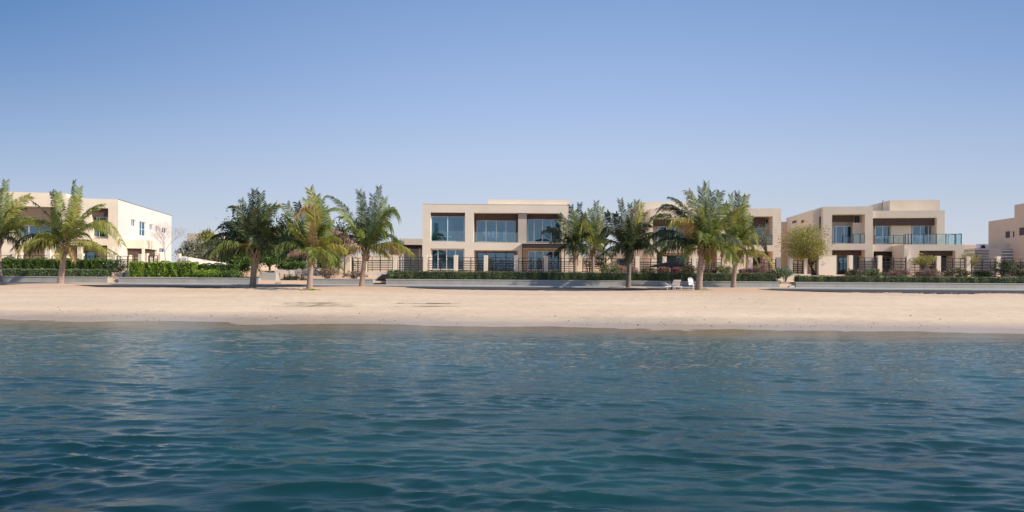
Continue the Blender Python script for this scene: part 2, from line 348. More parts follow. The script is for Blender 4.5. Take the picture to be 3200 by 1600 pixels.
# ------------------------------------------------------------------ foliage tools
def leaf_quads(cen, size, flat=.0, asp=.55):
    """cen (n,3): one small leaf quad at each point with random orientation"""
    n = len(cen); a = rng.normal(size=(n, 3)); a /= np.linalg.norm(a, axis=1)[:, None]
    b = rng.normal(size=(n, 3)); b -= (a*b).sum(1)[:, None]*a; b /= np.linalg.norm(b, axis=1)[:, None]
    s_ = size*rng.uniform(.6, 1.3, (n, 1)); a = a*s_; b = b*s_*asp
    V = np.stack([cen-a, cen+b, cen+a, cen-b], 1).reshape(-1, 3)
    return V, np.arange(4*n).reshape(-1, 4)
def leaves(name, cen, size, mat, parent=None):
    V, Fq = leaf_quads(np.asarray(cen), size); return np_mesh(name, V, Fq, mat, parent)
def clumps(c, r, nclump, per, cr, shell=.55, seed=None):
    """points in clumps inside an ellipsoid; returns points and clump centres"""
    g = np.random.default_rng(seed if seed is not None else int(rng.integers(1e9)))
    d = g.normal(size=(nclump, 3)); d /= np.linalg.norm(d, axis=1)[:, None]
    rad = (shell + (1-shell)*g.random((nclump, 1)))*g.uniform(.78, 1.12, (nclump, 1))
    cc = np.asarray(c) + d*rad*np.asarray(r)
    sz = cr*g.uniform(.6, 1.35, (nclump, 1, 1))
    pts = cc[:, None, :] + g.normal(size=(nclump, per, 3))*sz*np.array([1, 1, .75])*.5
    return pts.reshape(-1, 3), cc
def bush(name, label, cat, x0, y0, x1, y1, Z, mat, n=2600, leaf=.075, nc=46, group=None, flowers=None, depth=None, fn=.05):
    a, b = P(x0, y1, Z), P(x1, y0, Z); w_, h_ = (b.x-a.x)/2, (b.z-a.z)/2; d = depth or max(.5, min(w_, h_*1.4))
    base = Vector(((a.x+b.x)/2, Z, a.z)); t = thing(name, label, cat, base, group=group)
    pts, cc = clumps((0, 0, h_), (w_*.92, d, h_*.9), nc, max(6, n//nc), min(h_, w_)*.55)
    pts = pts[pts[:, 2] > -.02]
    leaves('foliage', pts, leaf, M[mat], t)
    mb = MB()
    for c in cc[::max(1, len(cc)//9)]: mb.tube([(c[0]*.1, c[1]*.1, -.3), (c[0]*.5, c[1]*.5, c[2]*.45), tuple(c)], [.035, .022, .008], 5)
    mb.build('stem', M['bark'], t)
    if flowers:
        k = int(len(pts)*fn); sel = pts[rng.choice(len(pts), k, replace=False)] + np.array([0, -.05, .04]); leaves('flowers', sel, leaf*.85, M[flowers], t)['kind'] = 'stuff'
    return t
def limb_tree(name, label, px, pybase, crown, Z, mat, n=6000, leaf=.09, nc=70, trunk_r=.13, barkm='bark', split=.35, group=None, blobs=None, zb=None, lean=0):
    """crown=(x0,y0,x1,y1) pixels; trunk with limbs reaching the clumps"""
    base = P(px, pybase, Z)
    if zb is not None: base.z = zb
    t = thing(name, label, 'tree', base, group=group)
    x0, y0, x1, y1 = crown; a, b = P(x0, y1, Z), P(x1, y0, Z)
    c = Vector(((a.x+b.x)/2, Z, (a.z+b.z)/2)) - base; rx, rz = (b.x-a.x)/2, (b.z-a.z)/2
    pts, cc = clumps(c, (rx*.9, rx*.85, rz*.9), nc, n//nc, min(rx, rz)*.42, .35)
    leaves('crown', pts, leaf, M[mat], t)
    mb = MB(); fork = Vector((c.x*split, 0, max(.3, (c.z-rz)*.95)))
    mb.tube([(0, 0, -.3), (fork.x*.3+.03, .02, fork.z*.5), fork], [trunk_r*1.25, trunk_r, trunk_r*.8], 8)
    for q in cc[::max(1, nc//14)]:
        q = Vector(q); m = fork.lerp(q, .5) + Vector((random.uniform(-.15, .15), random.uniform(-.15, .15), .15))
        mb.tube([fork, m, q], [trunk_r*.55, trunk_r*.3, trunk_r*.08], 5)
    mb.build('trunk', M[barkm], t, True); return t
def hedge(name, label, x0p, x1p, ytop, ybot, Z, depth, mat, dens=260, leaf=.05, group=None, lump=.06, x0=None, x1=None):
    a = P(x0p, ybot, Z); b = P(x1p, ytop, Z); xm = (x0p+x1p)/2
    z0 = P(xm, ybot, Z).z; z1 = P(xm, ytop, Z).z; L = b.x-a.x; h_ = z1-z0
    t = thing(name, label, 'hedge', ((a.x+b.x)/2, Z, z0), group=group)
    def surf(u, kind, v):
        lm = lump*(np.sin(u*2.1+Z)+np.sin(u*5.3+1.3)+.7*np.sin(u*9.1+v*7))*.5
        if kind == 0: return np.stack([u, -lm*.9 + rng.normal(0, .03, len(u)), v*h_ + lm*.3*v], 1)
        return np.stack([u, v*depth, h_+lm+rng.normal(0, .03, len(u))], 1)
    nf = int(L*h_*dens); nt = int(L*depth*dens*.6)
    uf = rng.uniform(-L/2, L/2, nf); ut = rng.uniform(-L/2, L/2, nt)
    ne = int(depth*h_*dens)
    pts = [surf(uf, 0, rng.uniform(0, 1, nf)), surf(ut, 1, rng.uniform(0, 1, nt))]
    for sgn in (-1, 1): pts.append(np.stack([np.full(ne, sgn*L/2)+rng.normal(0, .04, ne), rng.uniform(0, depth, ne), rng.uniform(0, h_, ne)], 1))
    leaves('leaves', np.concatenate(pts), leaf, M[mat], t)
    mb = MB(); n = max(4, int(L/.35)); us = np.linspace(-L/2+.05, L/2-.05, n)
    for i in range(n-1):
        u0, u1 = us[i], us[i+1]; k0, k1 = [.03+.03*math.sin(u*4.4) for u in (u0, u1)]
        mb.quad((u0, .06+k0, .0), (u1, .06+k1, .0), (u1, .06+k1, h_-.06), (u0, .06+k0, h_-.06))
        mb.quad((u0, .06+k0, h_-.06), (u1, .06+k1, h_-.06), (u1, depth-.06, h_-.06), (u0, depth-.06, h_-.06))
    for u in (us[0], us[-1]): mb.quad((u, .06, 0), (u, depth-.06, 0), (u, depth-.06, h_-.06), (u, .06, h_-.06))
    mb.build('branches', M['tree_dark'], t); return t

# ------------------------------------------------------------------ palms
def frond_mesh(pts, maxl, nl=46, droop=.35, twist=0., seed=0, width=.055, sparse=1., fwd=.85):
    g = random.Random(seed); n = len(pts)-1
    h_ = Vector((pts[-1].x-pts[0].x, pts[-1].y-pts[0].y, 0))
    if h_.length < .3: h_ = Vector((.3, 1, 0))
    rise = pts[-1].z-pts[0].z
    if rise > 1.5*Vector((pts[-1].x-pts[0].x, pts[-1].y-pts[0].y, 0)).length: h_ = Vector((g.uniform(-.6, .6), g.choice((-1, 1)), 0))   # upright spear fronds twist to face out
    h_.normalize(); side0 = h_.cross(Vector((0, 0, 1)))
    V = []; Fa = []
    def at(t):
        k = min(n-1, int(t*n)); f = t*n-k; return pts[k].lerp(pts[k+1], f), (pts[k+1]-pts[k]).normalized()
    for i in range(nl):
        t = .10 + .90*(i+.5)/nl
        prof = math.sin(math.pi*min(1, (t*.86+.14))**.8)**.55 if t < .98 else .6
        prof = max(.30 + .32*t, prof)
        for sg in (-1, 1):
            if g.random() > sparse: continue
            p, T = at(min(.999, t + g.uniform(-.008, .008)))
            S = side0*sg; S = (S - T*S.dot(T)).normalized()
            N = T.cross(side0).normalized()
            tw = twist; S2 = S*math.cos(tw) + N*math.sin(tw)*sg
            fw = fwd*(.62 + .62*t) + g.uniform(-.12, .12)
            D = (S2*.85 + T*fw + N*g.uniform(-.12, .18)*0.6 + Vector((0, 0, .12))).normalized()
            L = maxl*prof*g.uniform(.82, 1.12)
            dr = droop*g.uniform(.8, 2.0)
            m = p + D*L*.5 + Vector((0, 0, -dr*L*.12)); e = p + D*L*(1-dr*.25) + Vector((0, 0, -dr*L*.62))
            W = (T*.6+N*g.uniform(-.5, .5)).normalized()*width*.54
            o = len(V); V += [p-W*.7, p+W*.7, m+W, m-W, e+W*.15, e-W*.15]
            Fa += [(o, o+1, o+2, o+3), (o+3, o+2, o+4, o+5)]
    return V, Fa
PALMGROUP = 'coconut palms along the beach promenade'
def palm(label, base, Z, crown, fronds, tmat='trunk', r0=.42, r1=.23, fill=8, fillmat='pg', seed=1, ml=.98, leanmid=0, zb=None, zfix=True, group=PALMGROUP, boots=True, fscale=1.0):
    g = random.Random(seed); b = P(base[0], base[1], Z)
    if zb is not None: b.z = zb
    t = thing('palm_tree', label, 'palm tree', b, group=group)
    c = P(crown[0], crown[1], Z) - b
    # trunk, swollen at the foot
    top = c - Vector((0, 0, .25)); pts = []; rad = []
    for i in range(15):
        f = i/14; q = Vector((top.x*f**1.5 + leanmid*math.sin(f*math.pi), 0, -.35+(top.z+.35)*f))
        pts.append(q); rad.append((r1 + (r0-r1)*math.exp(-f*5.5))*(1+.035*math.sin(i*2.6)))
    MB().tube(pts, rad, 14).build('trunk', M[tmat], t, True)
    if boots:      # old leaf bases that wrap the top of the trunk
        mb = MB()
        for k in range(22):
            a = k*2.399; zz = top.z - .75 + k*.045; rr = r1*1.02
            d = Vector((math.cos(a), math.sin(a), 0)); p0 = Vector((top.x, 0, zz)) + d*rr*.75
            mb.tube([p0, p0 + d*.10 + Vector((0, 0, .25)), p0 + d*.27 + Vector((0, 0, .62))], [.10, .075, .03], 5)
        mb.build('leaf_bases', M['boot'], t, True)
    items = list(fronds)
    for k in range(int(fill*1.0)):   # shorter fronds through the inside and back of the crown
        a = g.uniform(0, 2*math.pi); el = g.uniform(.05, 1.35); L = g.uniform(2.2, 3.6)*fscale
        items.append(('3d', a, el, L, fillmat))
    for k, fd in enumerate(items):
        if fd[0] == '3d':
            _, a, el, L, mt = fd
            d = Vector((math.cos(a)*math.cos(el), math.sin(a)*math.cos(el), math.sin(el)))
            c1 = c + d*L*.62; tip = c + d*L*1.05 + Vector((0, 0, -L*(.16+.35*math.cos(el)))); tw = g.uniform(-.5, .5); dr = .4; ww = .055; spz = .95; yo = 0
        else:
            tx, ty, bx, by, yo, mt = fd[:6]; opt = fd[6] if len(fd) > 6 else {}
            tip = P(tx, ty, Z) - b; c1 = P(bx, by, Z) - b
            # keep the projection while moving the tip in depth
            s_ = (Z+yo)/Z; tip = Vector(((tip.x+b.x)*s_-b.x, yo, (tip.z+b.z-CZ)*s_+CZ-b.z)); s2 = (Z+yo*.55)/Z
            c1 = Vector(((c1.x+b.x)*s2-b.x, yo*.55, (c1.z+b.z-CZ)*s2+CZ-b.z))
            tw = opt.get('tw', g.uniform(-.45, .45)); dr = opt.get('dr', .38); spz = opt.get('sp', .97); ww = opt.get('w', .06)
        # the bulge point given lies ON the frond: turn it into a bezier control
        ctl = c1*2 - (c+tip)*.5
        cst = c + Vector((g.uniform(-.08, .08), g.uniform(-.08, .08), g.uniform(-.12, .05)))
        N = 16; pts = []
        for i in range(N+1):
            f = i/N; pts.append(cst*(1-f)**2 + ctl*2*f*(1-f) + tip*f*f)
        ln = sum((pts[i+1]-pts[i]).length for i in range(N))
        V, Fa = frond_mesh(pts, ml*min(1.15, .42+ln*.17), int(36+ln*11), dr, tw, seed*100+k, ww, spz)
        mb = MB(); mb.add(V, Fa); mb.tube(pts, [.045*(1-.85*i/N) for i in range(N+1)], 4)
        isdry = mt in ('dry', 'drp'); mb.build('dry_frond' if isdry else 'frond', M[mt], t)
    return t

# ------------------------------------------------------------------ palms placed from the shore line
DR = dict(dr=.9)
palm('palm tree cut off at the left edge of the view', (-3, 884), 62, (-6, 745), [
    (18, 566, 8, 640, 1.2, 'pb'), (2, 590, -10, 660, -.8, 'pb'), (30, 610, 20, 670, 1.5, 'pg'), (92, 612, 38, 655, .8, 'py', dict(tw=.6)),
    (128, 708, 70, 682, -.8, 'py', dict(dr=.7, tw=.4)), (112, 692, 55, 695, 1.2, 'pg', dict(dr=.8)), (70, 690, 35, 690, -1.5, 'pg'), (60, 745, 35, 725, -1.8, 'pd', DR),
    (55, 790, 42, 745, .8, 'drp', DR), (-90, 700, -50, 690, .5, 'pg'), (-80, 760, -50, 735, 0, 'py', DR), (-60, 620, -35, 670, 1, 'pg'), (75, 650, 40, 670, 1.5, 'pd')], seed=11, r0=.36)
palm('palm tree with bright yellow lower fronds before the white sided villa', (190, 888), 60, (203, 762), [
    (232, 567, 220, 655, 1.2, 'pg', dict(tw=0)), (246, 588, 232, 660, .8, 'pb', dict(tw=0)), (163, 600, 178, 680, 1.5, 'pd'), (182, 602, 190, 670, 1.0, 'pg'), (240, 618, 226, 690, -2.0, 'py', dict(tw=.1, dr=.25)),
    (318, 640, 262, 672, .9, 'pg', dict(tw=.5)), (300, 655, 255, 690, 1.3, 'py'), (105, 632, 158, 680, .8, 'pd', dict(tw=.6, sp=.75)), (120, 690, 160, 705, -.9, 'pg', dict(tw=.5)),
    (382, 762, 305, 692, -1.0, 'py', dict(tw=.5, dr=.6)), (338, 730, 275, 705, .8, 'pg', dict(tw=.5, dr=.5)), (335, 790, 268, 752, -1.2, 'py', DR), (372, 800, 300, 765, 1.0, 'pg', dict(dr=.5, sp=.5)),
    (60, 778, 125, 745, -1.2, 'py', dict(dr=.9, tw=.2)), (45, 775, 110, 730, .9, 'pd', DR), (90, 790, 140, 757, -.3, 'pd', DR), (85, 775, 140, 752, .3, 'py', DR), (230, 815, 225, 780, -.9, 'dry', DR), (185, 812, 185, 780, -.7, 'py', DR),
    (270, 700, 240, 705, -1.8, 'pb'), (165, 660, 180, 700, -1.4, 'pg')], seed=2)
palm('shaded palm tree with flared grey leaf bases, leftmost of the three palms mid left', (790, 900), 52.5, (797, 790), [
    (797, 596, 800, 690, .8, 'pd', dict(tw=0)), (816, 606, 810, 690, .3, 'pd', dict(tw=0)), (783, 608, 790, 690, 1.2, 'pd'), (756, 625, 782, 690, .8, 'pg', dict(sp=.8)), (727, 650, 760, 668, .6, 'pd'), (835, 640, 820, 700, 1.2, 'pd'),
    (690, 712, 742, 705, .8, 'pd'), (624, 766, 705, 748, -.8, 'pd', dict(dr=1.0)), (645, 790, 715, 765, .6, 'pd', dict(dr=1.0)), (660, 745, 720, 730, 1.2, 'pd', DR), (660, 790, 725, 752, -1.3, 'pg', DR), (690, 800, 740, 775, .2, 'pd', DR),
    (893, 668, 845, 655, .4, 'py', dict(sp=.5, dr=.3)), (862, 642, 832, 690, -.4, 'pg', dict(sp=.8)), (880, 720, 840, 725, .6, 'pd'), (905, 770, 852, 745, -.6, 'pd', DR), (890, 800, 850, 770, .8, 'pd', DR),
    (742, 782, 768, 764, -1.2, 'dry', dict(dr=.3)), (835, 690, 820, 720, -1.2, 'pd'), (770, 680, 780, 720, -1.2, 'pd'), (800, 650, 800, 720, -1.5, 'pd', dict(tw=.1))], 'trunk_shaded', seed=3, fillmat='pd', fill=12, r0=.34)
palm('palm tree with a golden dead frond bent over its yellow green crown', (967, 905), 50, (974, 795), [
    (969, 592, 984, 690, -.9, 'py', dict(tw=0, dr=.2)), (1004, 626, 1000, 710, .6, 'pg', dict(tw=.1)), (1016, 650, 1008, 720, .9, 'pg'), (958, 625, 968, 700, .8, 'pb'), (990, 612, 985, 690, 1.2, 'pg'),
    (897, 640, 928, 700, .5, 'pb', dict(sp=.75)), (889, 672, 925, 712, -.5, 'pd', dict(sp=.85)), (930, 635, 948, 700, .9, 'pd', dict(sp=.85)), (924, 668, 975, 662, -1.1, 'dry', dict(dr=.7, tw=.4)), (976, 700, 978, 745, -1.3, 'dry', dict(dr=.5)),
    (878, 742, 925, 738, .4, 'pd', DR), (868, 765, 920, 755, -.5, 'pg', DR), (880, 800, 925, 775, .8, 'pd', DR), (905, 700, 935, 735, -.8, 'py', dict(sp=.8)), (905, 790, 935, 780, -.6, 'drp', DR),
    (1035, 690, 1012, 735, .4, 'pb'), (1060, 745, 1020, 748, -.7, 'py', dict(dr=.6)), (1078, 778, 1030, 765, .5, 'py', DR), (1045, 800, 1015, 782, .7, 'pg', DR)], seed=4, fill=9, fillmat='pg', r0=.34, r1=.20)
palm('palm tree with a pinkish dead frond and a long low yellow frond', (1130, 897), 57.6, (1143, 782), [
    (1184, 586, 1172, 690, -.7, 'pb', dict(tw=0)), (1122, 596, 1133, 690, .8, 'pg', dict(tw=0, sp=.8)), (1131, 606, 1142, 700, .2, 'pd', dict(tw=0)), (1165, 610, 1158, 700, .9, 'pd'), (1200, 620, 1178, 700, .5, 'pb'),
    (1026, 612, 1090, 664, .6, 'pd', dict(sp=.75)), (1030, 658, 1082, 672, -.6, 'pg', dict(sp=.8)), (1062, 680, 1100, 700, .8, 'py', dict(sp=.7)), (1085, 745, 1115, 740, 1.0, 'pd'),
    (1247, 678, 1205, 665, .6, 'pg', dict(dr=.7, tw=.5)), (1218, 648, 1190, 690, .9, 'pb', dict(tw=.4)), (1206, 745, 1184, 720, -.9, 'pg', dict(dr=.8)), (1225, 715, 1195, 700, .3, 'pg', DR),
    (1288, 790, 1222, 757, -.7, 'py', dict(dr=1.0)), (1270, 775, 1215, 768, .6, 'pg', DR), (1215, 800, 1180, 775, .2, 'py', DR), (1253, 800, 1215, 764, -1.2, 'dry', dict(dr=.9, sp=.5)),
    (1036, 716, 1088, 735, -.5, 'drp', dict(dr=.9)), (1060, 745, 1100, 757, .4, 'drp', DR), (1010, 792, 1080, 765, -.8, 'dry', DR), (1150, 700, 1148, 740, 1.2, 'pd'), (1110, 690, 1125, 730, 1.2, 'pd')], seed=5, r0=.34, r1=.2)
palm('palm tree standing inside the garden fence, touching the right corner of the central villa', (1797, 848), 69, (1798, 782), [
    (1811, 638, 1806, 710, .6, 'pd', dict(tw=0)), (1784, 644, 1790, 710, .8, 'pd', dict(tw=0)), (1796, 660, 1797, 715, -.6, 'pg'), (1752, 670, 1775, 712, .8, 'pd'), (1697, 722, 1750, 722, -.6, 'pd', dict(dr=.7)), (1746, 694, 1775, 730, -1.2, 'pb', dict(sp=.8)),
    (1722, 755, 1760, 748, -.5, 'pd', DR), (1735, 785, 1768, 765, .5, 'pd', DR), (1825, 670, 1812, 720, .6, 'pg'), (1840, 730, 1820, 740, -.7, 'pd'), (1835, 790, 1820, 770, .6, 'pd', DR)], seed=6, fillmat='pd', r0=.25, r1=.17, fill=9, zb=1.1, fscale=.8)
palm('palm tree with pale arching fronds behind the fence, right of the villa corner', (1853, 848), 69.5, (1853, 775), [
    (1863, 633, 1858, 705, .6, 'pg', dict(tw=0)), (1880, 650, 1870, 710, .8, 'py', dict(tw=.1)), (1845, 655, 1850, 712, .6, 'pg'), (1897, 668, 1880, 720, .9, 'pd'), (1905, 720, 1882, 735, .6, 'pd', DR), (1812, 742, 1826, 698, -1.1, 'py', dict(dr=.6, tw=.5)),
    (1825, 668, 1838, 715, .5, 'pg'), (1806, 715, 1832, 725, .6, 'py', DR), (1820, 790, 1836, 770, -.8, 'pd', DR), (1890, 775, 1872, 765, -.8, 'py', DR), (1905, 795, 1880, 780, .6, 'pd', DR)], seed=7, fillmat='pg', r0=.22, r1=.15, fill=9, zb=1.1, fscale=.8)
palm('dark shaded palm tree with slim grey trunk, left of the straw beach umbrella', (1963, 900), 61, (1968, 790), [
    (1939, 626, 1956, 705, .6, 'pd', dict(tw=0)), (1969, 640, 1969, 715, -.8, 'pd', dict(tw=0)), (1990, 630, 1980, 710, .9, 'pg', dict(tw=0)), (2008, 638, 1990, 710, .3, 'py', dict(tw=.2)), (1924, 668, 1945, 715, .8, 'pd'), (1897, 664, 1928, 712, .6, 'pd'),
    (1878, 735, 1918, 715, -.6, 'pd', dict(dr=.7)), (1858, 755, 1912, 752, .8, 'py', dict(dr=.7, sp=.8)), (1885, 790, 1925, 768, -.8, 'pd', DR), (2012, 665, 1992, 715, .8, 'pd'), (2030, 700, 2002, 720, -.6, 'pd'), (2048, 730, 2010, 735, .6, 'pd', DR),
    (2035, 775, 2005, 760, -.9, 'pd', DR), (1960, 690, 1964, 735, -1.6, 'pd'), (1995, 700, 1985, 735, -1.6, 'pd'), (1930, 720, 1945, 745, -1.6, 'pd'), (1900, 720, 1932, 735, 1.4, 'pd')], 'trunk_shaded', seed=8, fillmat='pd', fill=14, r0=.32, r1=.21)
palm('tallest palm tree with a wide golden green crown, right of the white beach chairs', (2183, 907), 55, (2195, 775), [
    (2207, 575, 2203, 680, -.3, 'pg', dict(tw=0, dr=.2)), (2192, 590, 2196, 685, .9, 'pd', dict(tw=0)), (2152, 598, 2178, 665, -.9, 'py', dict(tw=.1, dr=.5)), (2225, 600, 2210, 690, 1.2, 'pd'), (2250, 602, 2226, 680, -.6, 'pb', dict(tw=.1)), (2272, 640, 2240, 690, .6, 'pg'), (2284, 665, 2248, 705, 1.2, 'pd'),
    (2098, 618, 2150, 664, .9, 'pd', dict(tw=.5)), (2062, 652, 2128, 668, .7, 'pd', dict(tw=.4, sp=.8)), (2036, 682, 2108, 683, .3, 'pg', dict(dr=.6, sp=.8)), (2080, 640, 2138, 672, 1.4, 'pd'),
    (2103, 690, 2156, 698, -1.6, 'py', dict(tw=.6, dr=.7)), (2110, 685, 2160, 712, -1.4, 'dry', dict(dr=.6, tw=.5)), (2022, 775, 2102, 747, -.8, 'pd', dict(dr=1.)), (2030, 740, 2105, 722, .9, 'pd', DR), (2060, 790, 2120, 757, .3, 'pd', DR), (2045, 765, 2108, 740, -.2, 'pd', DR),
    (2259, 805, 2240, 753, -1.2, 'dry', dict(dr=.7)), (2232, 815, 2222, 776, -.9, 'dry', DR), (2215, 825, 2210, 790, -.5, 'py', DR), (2145, 790, 2165, 775, -.6, 'drp', DR), (2330, 643, 2262, 690, -.8, 'py', dict(tw=.4, sp=.9)), (2300, 705, 2250, 715, .6, 'pg'), (2310, 750, 2255, 735, .8, 'pd', DR),
    (2215, 690, 2207, 730, -1.8, 'pb'), (2180, 680, 2188, 725, -1.6, 'pd'), (2235, 690, 2218, 725, -1.3, 'pg')], seed=9, fill=9, fillmat='pg', ml=1.1, r0=.40, r1=.25)
palm('palm tree with a yellow skirt of drooping fronds, rightmost palm on the beach', (2291, 899), 62, (2301, 790), [
    (2303, 604, 2302, 690, .4, 'pd', dict(tw=0)), (2284, 610, 2292, 690, .2, 'pg', dict(tw=0)), (2333, 612, 2318, 690, .2, 'py', dict(tw=0)), (2318, 615, 2310, 700, -.8, 'pg'), (2268, 640, 2285, 705, .8, 'pg'), (2345, 675, 2326, 715, .6, 'pb'),
    (2352, 720, 2335, 718, -.8, 'pg', dict(dr=.6)), (2368, 760, 2340, 725, .3, 'py', dict(dr=.8)), (2362, 790, 2336, 755, -.7, 'py', DR), (2340, 815, 2325, 775, -.4, 'py', DR), (2320, 822, 2314, 790, .5, 'py', DR), (2256, 760, 2276, 735, -.7, 'pg', dict(dr=.8)),
    (2252, 800, 2272, 765, .4, 'py', DR), (2268, 818, 2282, 785, -.6, 'pg', DR), (2302, 660, 2302, 715, -1.4, 'py', dict(tw=.1)), (2325, 690, 2312, 730, -1.3, 'pg'), (2280, 690, 2290, 730, -1.2, 'pg'), (2240, 715, 2270, 722, .9, 'pg')], seed=10, fill=10, fillmat='py', r0=.34, r1=.2)
# tufts of grass at two palm feet
for (x, y, Z, lb) in ((972, 908, 49.2, 'small tuft of grass at the foot of the palm with the golden dead frond'), (2200, 909, 54.6, 'small tuft of grass at the foot of the tallest palm')):
    c = P(x, y, Z); n = 900; r_ = np.sqrt(rng.random(n)); a_ = rng.random(n)*6.28
    pts = np.stack([c.x + r_*np.cos(a_)*.85, c.y + r_*np.sin(a_)*.5, gz(c.x, c.y) + .02 + rng.random(n)*.10*(1-r_)+.02], 1)
    tag(leaves('grass_tuft', pts, .05, M['hedge_bright']), lb, 'grass', kind='stuff')

# ------------------------------------------------------------------ planters and hedges
def planter(label, x0, x1, ytop, ybot, Z=64.05, depth=1.6, joints=6.0):
    xm = (x0+x1)/2; a = P(x0, ybot, Z); b = P(x1, ybot, Z); h_ = P(xm, ytop, Z).z - .058
    t = thing('planter_wall', label, 'planter', ((a.x+b.x)/2, Z, .058)); L = b.x-a.x
    n = max(1, round(L/joints)); mb = MB()
    for i in range(n): mb.box(-L/2 + i*L/n + .006, -L/2 + (i+1)*L/n - .006, 0, depth, 0, h_-.07)
    mb.build('wall', M['concrete'], t)
    MB().box(-L/2-.03, L/2+.03, -.045, .30, h_-.07, h_).build('coping', M['concrete_cap'], t)
    MB().box(-L/2+.1, L/2-.1, .3, depth-.1, h_-.069, h_-.03).build('soil', M['soil'], t); return t
planter('long pale concrete planter wall at far left with a two-level hedge', -260, 336, 863, 883)
planter('pale concrete planter wall holding the bright yellow-green hedge', 370, 808, 867, 886.5)
planter('pale concrete planter wall between the palms left of the dark ramp', 976, 1166, 871, 889.5)
planter('longest pale concrete planter wall, in front of the central villa', 1206, 2437, 876, 893.5)
planter('pale concrete planter wall along the right edge under the dark hedge', 2487, 3600, 885, 901)
hedge('hedge', 'low clipped grey-green hedge on the leftmost planter', -250, 330, 841, 862, 64.4, 1.1, 'hedge_grey')
hedge('hedge', 'taller dark green hedge behind the low clipped hedge at left', -250, 348, 810, 848, 66.3, 1.3, 'hedge_mid', leaf=.07, lump=.16)
hedge('hedge', 'bright yellow-green sunlit hedge block beside the potted shrub', 402, 606, 820, 866, 64.6, 1.2, 'hedge_bright', leaf=.075, lump=.13)
hedge('hedge', 'dark green hedge block right of the bright yellow-green hedge', 612, 732, 826, 866, 65.4, 1.2, 'hedge_mid', leaf=.07, lump=.12)
hedge('hedge', 'long olive clipped hedge on the planter of the central villa', 1216, 2425, 851, 876, 64.5, 1.0, 'hedge_olive', dens=300)
hedge('hedge', 'dark clipped hedge on the planter along the right edge', 2495, 3600, 866, 885, 64.5, 1.1, 'hedge_olive', dens=260)
for i, (x0, y0, x1, y1, Z, m, lb) in enumerate((
    (600, 838, 690, 868, 64.5, 'hedge_bright', 'light green leafy shrub in front of the dark hedge block'),
    (686, 842, 775, 868, 64.6, 'tree_green', 'low green shrub at the right end of the second planter'),
    (990, 828, 1062, 870, 65, 'rust', 'reddish brown shrub behind the short planter'),
    (1055, 848, 1150, 870, 64.8, 'rust', 'low dry creeping shrub beside the reddish shrub on the short planter'),
    (1205, 842, 1262, 872, 64.7, 'hedge_grey', 'grey-green bush at the left end of the long olive hedge'),
    (2425, 838, 2482, 872, 65, 'hedge_grey', 'pale leafy bush at the right end of the long olive hedge'))):
    bush('shrub', lb, 'shrub', x0, y0, x1, y1, Z, m, 1500, .065)
FG = None
for i, (x0, x1, y0, y1, fl, mt, lb) in enumerate((
    (1868, 1945, 822, 858, 'flower', 'tree_green', 'bushy shrub with pale flowers left of the slim dark palm trunk'),
    (1925, 2000, 830, 858, 'flower', 'rust', 'pale flowering shrub behind the slim dark palm trunk'),
    (2000, 2050, 834, 857, 'flower', 'hedge_olive', 'flowering shrub under the left rim of the straw umbrella'),
    (2048, 2098, 832, 857, 'flower', 'rust', 'pink and brown flowering shrub left of the umbrella pole'),
    (2100, 2122, 832, 857, 'pink', 'pink', 'bright pink bougainvillea right of the umbrella pole'),
    (2124, 2182, 830, 857, 'flower', 'hedge_olive', 'flowering shrub behind the white high-back chair'),
    (2196, 2240, 838, 857, 'flower', 'tree_dark', 'dark shrub right of the tallest palm trunk'),
    (2232, 2290, 826, 857, 'flower', 'tree_green', 'green shrub with blossoms between the two rightmost palms'),
    (2305, 2360, 838, 860, 'flower', 'rust', 'brownish shrub right of the rightmost palm trunk'),
    (2345, 2400, 824, 860, 'flower', 'rust', 'mauve flowering shrub under the ground floor recess of the right-centre villa'),
    (2395, 2470, 838, 862, 'flower', 'hedge_grey', 'grey-green shrub at the corner of the right-centre villa'))):
    bush('flowering_shrub' if i not in (6, 10) else 'shrub', lb, 'shrub', x0, y0, x1, y1, 67.2, mt, 1300, .07, 34, 'shrubs behind the long olive hedge', fl, fn=.22)
for i, (x0, x1, y0, y1, fl, mt, lb) in enumerate((
    (2640, 2700, 842, 868, 'flower', 'hedge_olive', 'olive shrub at the left end of the flower bed of the far right villa'),
    (2700, 2760, 838, 868, 'flower', 'tree_green', 'green leafy shrub in the flower bed of the far right villa'),
    (2755, 2850, 840, 868, 'flower', 'rust', 'shrub with orange and white blossoms before the brown ground floor recess'),
    (2845, 2950, 840, 868, 'flower', 'rust', 'pink flowering shrub below the terrace of the far right villa'),
    (2940, 3040, 840, 868, 'flower', 'hedge_olive', 'shrub with red blossoms near the right end of the terrace'),
    (3030, 3110, 846, 868, 'flower', 'tree_dark', 'dark low shrub with few white flowers under the white utility shed'),
    (3100, 3160, 812, 860, 'flower', 'tree_dark', 'dark green tall shrub at the right edge before the brown villa'),
    (3150, 3240, 818, 866, 'flower', 'tree_dark', 'dark spreading shrub cut off by the right edge'))):
    bush('flowering_shrub', lb, 'shrub', x0, y0, x1, y1, 67.0, mt, 1700, .075, 40, 'shrubs behind the dark hedge on the right', fl, fn=.2 if i < 5 else .02)
